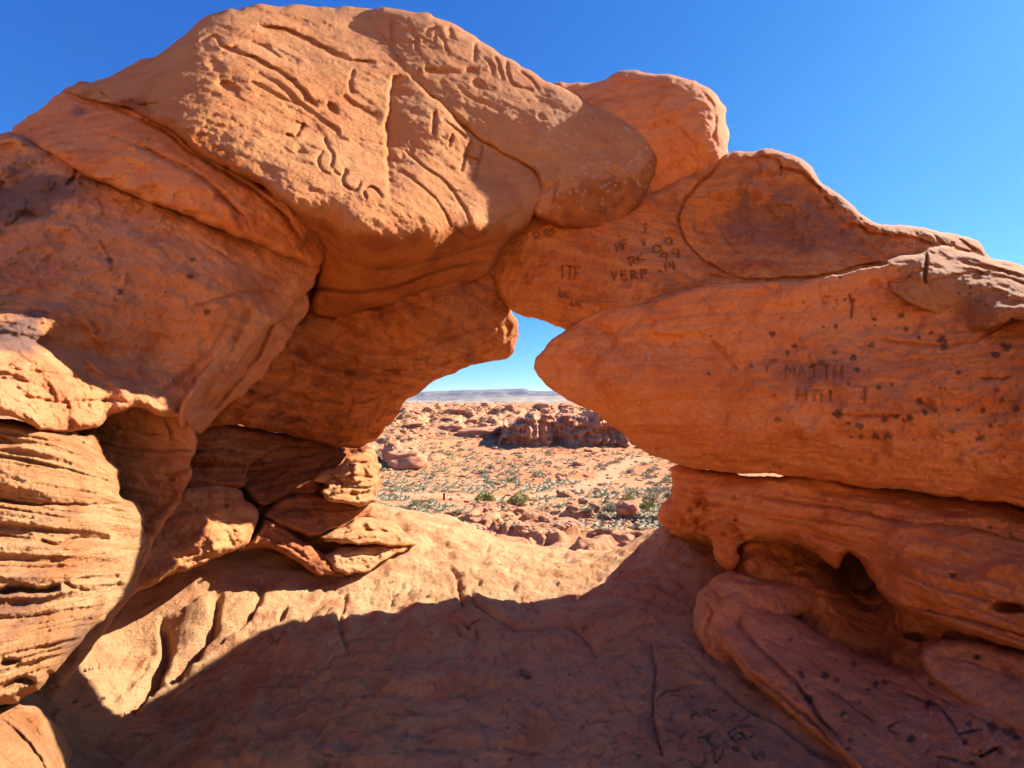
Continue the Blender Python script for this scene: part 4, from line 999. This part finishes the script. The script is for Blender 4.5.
# eroded gully right of centre
gl = seg_dist(X, Y, catmull([(8, 46), (15, 47), (22, 52), (30, 52)], 6, False))
Zd -= 1.0 * (1 - smooth(.5, 2.8, gl)) * (1 - trail)
Zd *= (1 - .85 * trail)
verts = np.stack([X, Y, Z + Zd], 1)
stn = np.zeros((len(X), 4)); stn[:, 3] = 1
stn[:, 0] = trail; stn[:, 1] = rocky
ii = np.arange(len(X)).reshape(shp)
q = np.stack([ii[:-1, :-1].ravel(), ii[:-1, 1:].ravel(), ii[1:, 1:].ravel(), ii[1:, :-1].ravel()], 1)

md = bpy.data.materials.new('desert_sand'); md.use_nodes = True
N, L = md.node_tree.nodes, md.node_tree.links
b = N['Principled BSDF']; b.inputs['Roughness'].default_value = .95; b.inputs['Specular IOR Level'].default_value = .1
tc = N.new('ShaderNodeTexCoord')
def dn(scale, det=6, r=.6):
    n = N.new('ShaderNodeTexNoise'); n.inputs['Scale'].default_value = scale; n.inputs['Detail'].default_value = det; n.inputs['Roughness'].default_value = r
    L.new(tc.outputs['Object'], n.inputs['Vector']); return n.outputs['Fac']
def dr(v, a, c, lo=0., hi=1.):
    r = N.new('ShaderNodeMapRange'); L.new(v, r.inputs[0]); r.inputs[1].default_value = a; r.inputs[2].default_value = c; r.inputs[3].default_value = lo; r.inputs[4].default_value = hi; return r.outputs[0]
def dm(f, a, c):
    x = N.new('ShaderNodeMix'); x.data_type = 'RGBA'; L.new(f, x.inputs[0])
    for k, val in ((6, a), (7, c)):
        if isinstance(val, tuple): x.inputs[k].default_value = (*val, 1)
        else: L.new(val, x.inputs[k])
    return x.outputs[2]
at = N.new('ShaderNodeAttribute'); at.attribute_name = 'stain'
sp = N.new('ShaderNodeSeparateColor'); L.new(at.outputs['Color'], sp.inputs[0])
sand = dm(dr(dn(.12), .4, .6), (.50, .18, .072), (.56, .25, .11))
sand = dm(dr(dn(1.3), .5, .7, 0, .8), sand, (.36, .18, .10))
rockc = dm(dr(dn(.35), .35, .65), (.50, .20, .09), (.56, .28, .14))
rockc = dm(dr(dn(1.8, 8, .7), .52, .66, 0, .75), rockc, (.26, .10, .06))
c = dm(sp.outputs[1], sand, rockc)
c = dm(sp.outputs[0], c, (.58, .28, .14))
L.new(c, b.inputs['Base Color'])
bp = N.new('ShaderNodeBump'); bp.inputs['Distance'].default_value = .5; bp.inputs['Strength'].default_value = .9
L.new(dn(1.1, 8, .7), bp.inputs['Height']); L.new(bp.outputs[0], b.inputs['Normal'])
tag(mesh_np('desert_ground', verts, q, md, None, stn), kind='structure')

# wide plain round the whole place, and the far mesa
gp = np.array([[-30000, -30000, -30], [30000, -30000, -30], [30000, 30000, -30], [-30000, 30000, -30]], float)
tag(mesh_np('ground', gp, np.array([[0, 1, 2, 3]]), simple_mat('plain_scrub', (.20, .15, .11), c2=(.27, .20, .14), scale=.004)), kind='structure')

def build_mesa(name, x0, x1, y0, y1, prof, mat, seed, nx=500, ny=60, base=-30.0):
    xs = np.linspace(x0, x1, nx)
    t = np.linspace(0, 1, ny)
    gx, gt = np.meshgrid(xs, t)
    edge = y0 + 500 * fbm(np.stack([gx.ravel() / 2600, gx.ravel() * 0, gx.ravel() * 0 + seed], 1), 4).reshape(gx.shape)
    gyy = edge + gt ** 1.3 * (y1 - y0)
    top = np.interp(gx, *prof)
    q_ = np.stack([gx.ravel() / 420, gyy.ravel() / 420, np.zeros(gx.size) + seed], 1)
    rgh = ridged(q_, 4).reshape(gx.shape)
    s = gt * 1.0 + .05 * rgh
    hprof = np.interp(s, [0, .08, .22, .34, .44, .52, .545, .57, .63, .65, 1.0], [0, .05, .22, .30, .46, .52, .78, .80, .84, 1.0, 1.0])
    z = base + (top - base) * hprof + 8 * fbm(q_ * 3, 3).reshape(gx.shape) * (hprof < .97) * 1.5
    v = np.stack([gx.ravel(), gyy.ravel(), z.ravel()], 1)
    ii = np.arange(gx.size).reshape(gx.shape)
    q = np.stack([ii[:-1, :-1].ravel(), ii[:-1, 1:].ravel(), ii[1:, 1:].ravel(), ii[1:, :-1].ravel()], 1)
    tag(mesh_np(name, v, q, mat), kind='structure')
mm = simple_mat('mesa_rock', (.08, .065, .08), c2=(.17, .12, .12), scale=.006, bump=12)
# far skyline
def mx(u, Y): return (u - PX0) / F * Y
def mz(v, Y): return (PY0 - v) / F * Y + CAMZ
Ym = 9000.
build_mesa('mesa', mx(-600, Ym), mx(1700, Ym), 8300, 10000,
           ([mx(-600, Ym), mx(300, Ym), mx(410, Ym), mx(450, Ym), mx(490, Ym), mx(524, Ym), mx(530, Ym), mx(560, Ym), mx(620, Ym), mx(900, Ym), mx(1700, Ym)],
            [mz(378, Ym), mz(393, Ym), mz(391.5, Ym), mz(390, Ym), mz(389, Ym), mz(388, Ym), mz(390.5, Ym), mz(391, Ym), mz(393, Ym), mz(390, Ym), mz(385, Ym)]), mm, 3)
Yn = 5200.
build_mesa('foothills', mx(-600, Yn), mx(1700, Yn), 4700, 5600,
           ([mx(-600, Yn), mx(400, Yn), mx(440, Yn), mx(500, Yn), mx(560, Yn), mx(620, Yn), mx(1700, Yn)],
            [mz(399, Yn), mz(400, Yn), mz(401, Yn), mz(397, Yn), mz(396, Yn), mz(398, Yn), mz(397, Yn)]), simple_mat('hill_scrub', (.24, .20, .15), c2=(.36, .25, .18), scale=.01, bump=8), 9, nx=400, ny=40)

# ---- haze
hz = np.array([[x, y, z] for z in (-31.5, 480.) for y in (-14000., 16500.) for x in (-16000., 16000.)])
hq = np.array([[0, 2, 3, 1], [4, 5, 7, 6], [0, 1, 5, 4], [2, 6, 7, 3], [0, 4, 6, 2], [1, 3, 7, 5]])
mh = bpy.data.materials.new('air'); mh.use_nodes = True
N, L = mh.node_tree.nodes, mh.node_tree.links
N.remove(N['Principled BSDF'])
pv = N.new('ShaderNodeVolumePrincipled')
pv.inputs['Color'].default_value = (.80, .88, 1, 1)
pv.inputs['Density'].default_value = 2.4e-5
pv.inputs['Anisotropy'].default_value = .2
L.new(pv.outputs[0], N['Material Output'].inputs['Volume'])
tag(mesh_np('haze', hz, hq, mh, None, smooth_=False), kind='stuff')

# ================================================================== DESERT THINGS
def ground_z(x, y):
    """height of the built desert surface, nearest grid vertex"""
    return float(desert_h(np.array([x]), np.array([y]))[0])
_iy = ys; _shp = shp; _V = verts.reshape(shp[0], shp[1], 3)
def ground_at(x, y):
    r = int(np.clip(np.searchsorted(_iy, y), 1, len(_iy) - 1))
    u = PX0 + F * x / _iy[r]
    c = int(np.clip(np.searchsorted(us, u), 1, len(us) - 1))
    return float(_V[r, c, 2])
def place_px(u, v):
    """walk down the sight line through (u,v) until it meets the desert surface"""
    for Y in _iy:
        x = (u - PX0) / F * Y
        if (PY0 - v) / F * Y + CAMZ < ground_at(x, Y): return x, Y
    return (u - PX0) / F * 300, 300

def boulder_mesh(name, seed, nlat=26, nlon=40, flat=.7, strata=.06):
    th = np.linspace(0, math.pi, nlat)[:, None]; ph = np.linspace(0, 2 * math.pi, nlon, endpoint=False)[None, :]
    P = np.stack([np.sin(th) * np.cos(ph), np.sin(th) * np.sin(ph), np.cos(th) + 0 * ph], -1).reshape(-1, 3)
    P = np.sign(P) * np.abs(P) ** .75
    n = .22 * fbm(P * 1.3 + seed * 3.7, 3) + .09 * fbm(P * 4 + seed, 3)
    P = P * (1 + n)[:, None]
    P[:, :2] *= (1 + strata * np.tanh(3 * vnoise(np.stack([P[:, 0] * .5 + seed, P[:, 1] * .5, P[:, 2] * 6], 1))))[:, None]
    P[:, 2] *= flat
    i = np.arange(nlat * nlon).reshape(nlat, nlon); j = np.roll(i, -1, 1)
    q = np.stack([i[:-1].ravel(), i[1:].ravel(), j[1:].ravel(), j[:-1].ravel()], 1)
    return P, q
mb = sandstone('boulder_rock', cA=(.50, .20, .095), cB=(.56, .28, .15), cC=(.30, .11, .06), strata=.6, bump=1.0, dist=.08)
def set_scale(m, s):
    for n in m.node_tree.nodes:
        if n.type == 'TEX_NOISE': n.inputs['Scale'].default_value *= s
        if n.type == 'TEX_VORONOI': n.inputs['Scale'].default_value *= s
set_scale(mb, .12)
bo_meshes = []
for k in range(6):
    P, q = boulder_mesh('boulder', k + 1, flat=.62 + .06 * k)
    o = mesh_np('boulder', P, q, mb); bo_meshes.append(o.data); bpy.data.objects.remove(o)
def boulder(u, v, wpx, hpx, k, label=None, group=None, rz=None, depth=1.0):
    x, Y = place_px(u, v)
    wm, hm = wpx / F * Y, hpx / F * Y
    o = bpy.data.objects.new('boulder', bo_meshes[k % 6]); col.objects.link(o)
    o.location = (x, Y + wm * .3 * depth, ground_at(x, Y) + hm * .18)
    o.scale = (wm * .5, wm * .5 * depth, hm * .75)
    o.rotation_euler = (random.uniform(-.12, .12), random.uniform(-.1, .1), random.uniform(-.5, .5) if rz is None else rz)
    tag(o, label, 'boulder', group)
    return o
boulder(404, 468, 42, 24, 2, 'large blocky boulder with a shaded face, nearest the left side of the opening', depth=.9, rz=.3)
boulder(391, 462, 20, 20, 4, 'tall rock wedged against the left of the large blocky boulder', depth=.8)
boulder(453, 431, 24, 9, 1, 'dark-faced overhanging boulder in the middle of the slope below the skyline', rz=.1)
boulder(477, 436, 42, 9, 3, 'long tilted slab of rock beside the dark-faced boulder on the slope', rz=-.1, depth=.7)
boulder(412, 427, 22, 6, 0, 'low dark-edged rock left of the overhanging boulder, under the ridge', rz=-.1)
boulder(459, 414, 26, 6, 5, 'flat reddish rock slab on the upper slope just under the skyline')
boulder(485, 406, 9, 5, 2, 'small red knob of rock standing on the skyline')
boulder(421, 467, 11, 6, 3, 'small pale rock at the right foot of the large blocky boulder')
boulder(500, 434, 13, 8, 4, 'dark squat boulder just left of the long rocky bluff')
boulder(630, 513, 22, 11, 5, 'dark red rock pile beside the bank of the gully at the right')
boulder(566, 497, 16, 8, 1, 'dark hollowed rock sitting in the gravel right of the trail')
boulder(655, 540, 26, 9, 0, 'pale worn boulder at the far lip of the rock floor, by the right pillar')
rs = np.random.RandomState(5)
for k in range(200):
    u, v = rs.uniform(384, 690), rs.choice([rs.uniform(406, 440), rs.uniform(470, 512), rs.uniform(404, 512)])
    if 505 < u < 640 and 415 < v < 440: continue
    s = (1.4 + 6.0 * rs.rand() ** 2.2) * (1 if v < 440 or u > 560 else .55)
    boulder(u, v, s * 1.5, s * .8, int(rs.randint(6)), 'small red sandstone rock lying on the desert slope', 'small rocks scattered over the desert slope')

# ---- the bluff: an eroded cliff band with buttresses
bx0, by0 = place_px(500, 439); bx1, by1 = place_px(648, 444)
nxb, nzb = 420, 60
tt, kk = np.meshgrid(np.linspace(0, 1, nxb), np.linspace(0, 1, nzb))
Yb0 = 128.; xa, xb = (497 - PX0) / F * Yb0, (668 - PX0) / F * Yb0
Xb = xa + (xb - xa) * tt
zb0 = float(ground_at((xa + xb) / 2, Yb0)) - 2.5
topv = np.interp(PX0 + F * Xb / Yb0, [497, 503, 512, 530, 560, 590, 615, 640, 668], [437, 428, 422, 418, 416, 415.5, 418, 424, 436])
ztop = (PY0 - topv) / F * Yb0 + CAMZ + 1.6 * fbm(np.stack([Xb.ravel() / 3.5, Xb.ravel() * 0, Xb.ravel() * 0], 1), 3).reshape(Xb.shape)
prof = np.clip(kk / .62, 0, 1)
Zb = zb0 + (ztop - zb0) * prof ** .9
yb = Yb0 + np.interp(kk, [0, .25, .4, .62, .7, 1.0], [-1.5, 0.4, 1.2, 2.6, 6, 30])
pb = np.stack([Xb.ravel(), yb.ravel(), Zb.ravel()], 1)
but = ridged(np.stack([Xb.ravel() / 5.0, Zb.ravel() / 18, Xb.ravel() * 0 + 1], 1), 3).reshape(Xb.shape)
strt = np.tanh(3 * vnoise(np.stack([Xb.ravel() * .15, yb.ravel() * .1, Zb.ravel() * 1.1], 1))).reshape(Xb.shape)
yb = yb - (but * 2.4 + strt * .7 + np.tanh(4 * fbm(pb / np.array([3., 3., 1.6]) + 5, 4)).reshape(Xb.shape) * 1.1 + .5 * fbm(pb / 1.0, 3).reshape(Xb.shape)) * (kk < .66)
Zb = Zb + (kk > .62) * (.5 * fbm(pb / 2.2 + 4, 3).reshape(Xb.shape)) - (kk > .9) * (kk - .9) * 40
Zb = Zb - 3.5 * (1 - smooth(0, .04, tt)) - 3.5 * smooth(.96, 1, tt)
vb = np.stack([Xb.ravel(), yb.ravel(), Zb.ravel()], 1)
ii = np.arange(Xb.size).reshape(Xb.shape)
q = np.stack([ii[:-1, :-1].ravel(), ii[:-1, 1:].ravel(), ii[1:, 1:].ravel(), ii[1:, :-1].ravel()], 1)
tag(mesh_np('rock_bluff', vb, q, mb), 'long eroded cliff band with shaded buttresses below the skyline, seen through the opening', 'rock bluff')

# ---- shrubs
def leaf_mat(name, c, c2):
    m = simple_mat(name, c, .8, c2=c2, scale=1.5)
    return m
m_sage = leaf_mat('sage_leaves', (.33, .30, .17), (.44, .39, .24))
m_sage2 = leaf_mat('dry_sage_leaves', (.42, .36, .22), (.30, .28, .17))
m_green = leaf_mat('green_leaves', (.30, .31, .10), (.42, .39, .16))
def shrub_mesh(name, seed, n, mat, spread=.9, upright=.3):
    r = np.random.RandomState(seed)
    V, T = [], []
    for k in range(n):
        a = r.uniform(0, 2 * math.pi); e = math.asin(r.uniform(0.0, 1.0)); R = r.uniform(.35, 1.0) ** .6 * (1 + .25 * math.sin(3 * a + seed))
        c = np.array([math.cos(a) * math.cos(e) * .62 * R, math.sin(a) * math.cos(e) * .62 * R, math.sin(e) * .62 * R + .06])
        d = r.normal(size=3); d[2] = abs(d[2]) + upright; d += c * 1.5; d /= np.linalg.norm(d)
        s = np.cross(d, r.normal(size=3)); s /= np.linalg.norm(s) + 1e-9
        L_, W_ = r.uniform(.09, .2), r.uniform(.025, .055)
        b = len(V)
        V += [c - s * W_, c + s * W_, c + d * L_ + s * W_ * .3, c + d * L_ * .6 - s * W_ * 1.2]
        T += [[b, b + 1, b + 2], [b, b + 2, b + 3]]
    for k in range(10):      # woody stems from the root
        a = r.uniform(0, 2 * math.pi); t = np.array([math.cos(a) * .4, math.sin(a) * .4, r.uniform(.25, .5)])
        b = len(V); s = np.array([-math.sin(a), math.cos(a), 0]) * .012
        V += [-s, s, t + s * .5, t - s * .5]; T += [[b, b + 1, b + 2], [b, b + 2, b + 3]]
    return mesh_np(name, np.array(V), None, mat, tris=np.array(T), smooth_=False)
shr = []
for k, m_ in enumerate([m_sage, m_sage, m_sage2, m_sage]):
    o = shrub_mesh('sagebrush', 60 + k, 330, m_); shr.append(o.data); bpy.data.objects.remove(o)
gre = []
for k in range(2):
    o = shrub_mesh('green_bush', 80 + k, 1500, m_green, upright=.9); gre.append(o.data); bpy.data.objects.remove(o)
cnt = 0
tries = 0
while cnt < 290 and tries < 5000:
    tries += 1
    u = rs.uniform(374, 690); v = rs.choice([rs.uniform(438, 500), rs.uniform(446, 490), rs.uniform(408, 440), rs.uniform(490, 512)])
    x, Y = place_px(u, v)
    if Y > 255: continue
    tmin = min(float(seg_dist(np.array([x]), np.array([Y]), np.array([(-40, 60), (-12, 56), (-4, 52), (4, 54), (9, 62), (17, 74), (24, 92), (34, 104)]))[0]), 99)
    if tmin < 2.2: continue
    if 500 < u < 645 and 414 < v < 440: continue
    dens = float(vnoise(np.array([[x / 14, Y / 14, 5.]]))[0])
    if dens < -.25 and v > 440: continue
    o = bpy.data.objects.new('sagebrush', shr[int(rs.randint(4))]); col.objects.link(o)
    s = rs.uniform(.6, 1.5) * (1.0 if Y > 45 else .5)
    o.location = (x, Y, ground_at(x, Y) - .05)
    o.scale = (s * rs.uniform(1.0, 1.5), s * rs.uniform(.9, 1.3), s * rs.uniform(.6, .95))
    o.rotation_euler = (0, 0, rs.uniform(0, 6.28))
    tag(o, 'small grey-green sagebrush on the red desert floor beyond the opening', 'shrub', 'sagebrush scattered over the desert floor')
    cnt += 1
# the countless smaller tufts and stones between them: one object each
def low_tuft(r):
    V, T = [], []
    for k in range(26):
        a = r.uniform(0, 6.283); e = r.uniform(.1, 1.5)
        d = np.array([math.cos(a) * math.cos(e), math.sin(a) * math.cos(e), math.sin(e)]); s = np.array([-math.sin(a), math.cos(a), 0]) * .09
        c = d * r.uniform(.1, .4); b = len(V); V += [c - s, c + s, c + d * r.uniform(.2, .4) * np.array([1, 1, .8])]; T += [[b, b + 1, b + 2]]
    return np.array(V), np.array(T)
tufts = [low_tuft(rs) for _ in range(8)]
VV, TT, nb = [], [], 0
for k in range(4600):
    u = rs.uniform(374, 690); v = rs.uniform(407, 512) if rs.rand() < .8 else rs.uniform(506, 530)
    x, Y = place_px(u, v)
    if Y > 255: continue
    dens = float(vnoise(np.array([[x / 11, Y / 11, 2.]]))[0]) + .35 * rs.normal()
    if dens < -.05: continue
    if 500 < u < 645 and 414 < v < 440: continue
    if float(seg_dist(np.array([x]), np.array([Y]), np.array([(-40, 60), (-12, 56), (-4, 52), (4, 54), (9, 62), (17, 74), (24, 92), (34, 104)]))[0]) < 2.0: continue
    tv, tt_ = tufts[int(rs.randint(8))]
    s = rs.uniform(.5, 1.7) * (1.0 if Y > 45 else .4)
    VV.append(tv * s * np.array([1.25, 1.25, .6]) + np.array([x, Y, ground_at(x, Y)])); TT.append(tt_ + nb); nb += len(tv)
tag(mesh_np('scrub', np.concatenate(VV), None, m_sage, tris=np.concatenate(TT), smooth_=False), 'low grey-green scrub growing between the bushes all over the desert slope', 'scrub', kind='stuff')
P6, q6 = boulder_mesh('stone', 5, nlat=6, nlon=8, strata=0)
VV, QQ, nb = [], [], 0
for k in range(2300):
    u = rs.uniform(374, 690); v = rs.uniform(405, 440) if rs.rand() < .45 else rs.uniform(440, 535)
    x, Y = place_px(u, v)
    if Y > 258 or (500 < u < 645 and 414 < v < 440): continue
    s = (.08 + .42 * rs.rand() ** 3) * (Y / 90) ** .7
    a = rs.uniform(0, 6.28); c, sn = math.cos(a), math.sin(a)
    R_ = np.array([[c, -sn, 0], [sn, c, 0], [0, 0, 1]])
    VV.append((P6 * s * np.array([1.4, 1, .8])) @ R_.T + np.array([x, Y, ground_at(x, Y) + .1 * s])); QQ.append(q6 + nb); nb += len(P6)
tag(mesh_np('loose_stones', np.concatenate(VV), np.concatenate(QQ), mb), 'loose red stones strewn over the desert slope', 'stones', kind='stuff')
def green(u, v, wpx, hpx, k, label):
    x, Y = place_px(u, v)
    o = bpy.data.objects.new('green_bush', gre[k]); col.objects.link(o)
    o.location = (x, Y, ground_at(x, Y) - .05)
    o.scale = (wpx / F * Y * .72, wpx / F * Y * .55, hpx / F * Y * 1.35)
    o.rotation_euler = (0, 0, k + u)
    tag(o, label, 'bush')
green(418, 521, 21, 8, 0, 'bright green bush behind the lit rock lip at the left of the opening')
green(484, 501, 26, 8, 1, 'wide olive green bush beside the trail post')
green(519, 504, 26, 9, 0, 'yellow-green bush right of the wide olive one, at the trail edge')
green(628, 508, 22, 10, 1, 'yellow-green bush close to the right pillar')
green(648, 511, 18, 10, 0, 'pale yellow-green bush right against the right pillar')
green(378, 462, 8, 5, 1, 'small green bush in the shade left of the large blocky boulder')

# ---- trail post and two utility poles
def prism(name, r0, r1, h, mat, n=8, parent=None, cap=0.0, sides=None):
    a = np.linspace(0, 2 * math.pi, n, endpoint=False)
    rings = [(0, r0), (h * .96, r1), (h, r1 * .7)]
    V = np.concatenate([np.stack([np.cos(a) * r, np.sin(a) * r, np.full(n, z)], 1) for z, r in rings] + [np.array([[0, 0, h + cap]])])
    Qd = []
    for k in range(2):
        for i in range(n):
            Qd.append([k * n + i, k * n + (i + 1) % n, (k + 1) * n + (i + 1) % n, (k + 1) * n + i])
    T = [[2 * n + i, 2 * n + (i + 1) % n, 3 * n] for i in range(n)]
    return mesh_np(name, V, np.array(Qd), mat, parent, tris=np.array(T), smooth_=False)
dark_wood = simple_mat('weathered_dark_wood', (.035, .028, .022), c2=(.06, .045, .035), scale=6)
x, Y = place_px(444, 500)
o = prism('trail_post', .14, .125, 7.2 / F * Y, dark_wood, 10, cap=.04)
o.location = (x, Y, ground_at(x, Y) - .05)
tag(o, 'short dark post standing by the trail among the bushes', 'trail post')
for (u, label) in ((417.7, 'utility pole on the skyline, the left and taller of the two'), (438.3, 'utility pole on the skyline, the right and shorter of the two')):
    Y = 420.; x = (u - PX0) / F * Y
    t = empty('utility_pole', (x, Y, ground_at(x, Y) - .5))
    tag(t, label, 'utility pole')
    hh = 9.0 if u < 430 else 7.5
    prism('pole', .17, .11, hh, dark_wood, 8, t).location = (0, 0, 0)
    c = prism('crossarm', .08, .08, 2.4, dark_wood, 6, t)
    c.rotation_euler = (0, math.radians(90), .3); c.location = (-1.2 * math.cos(.3), -1.2 * math.sin(.3), hh - .7)
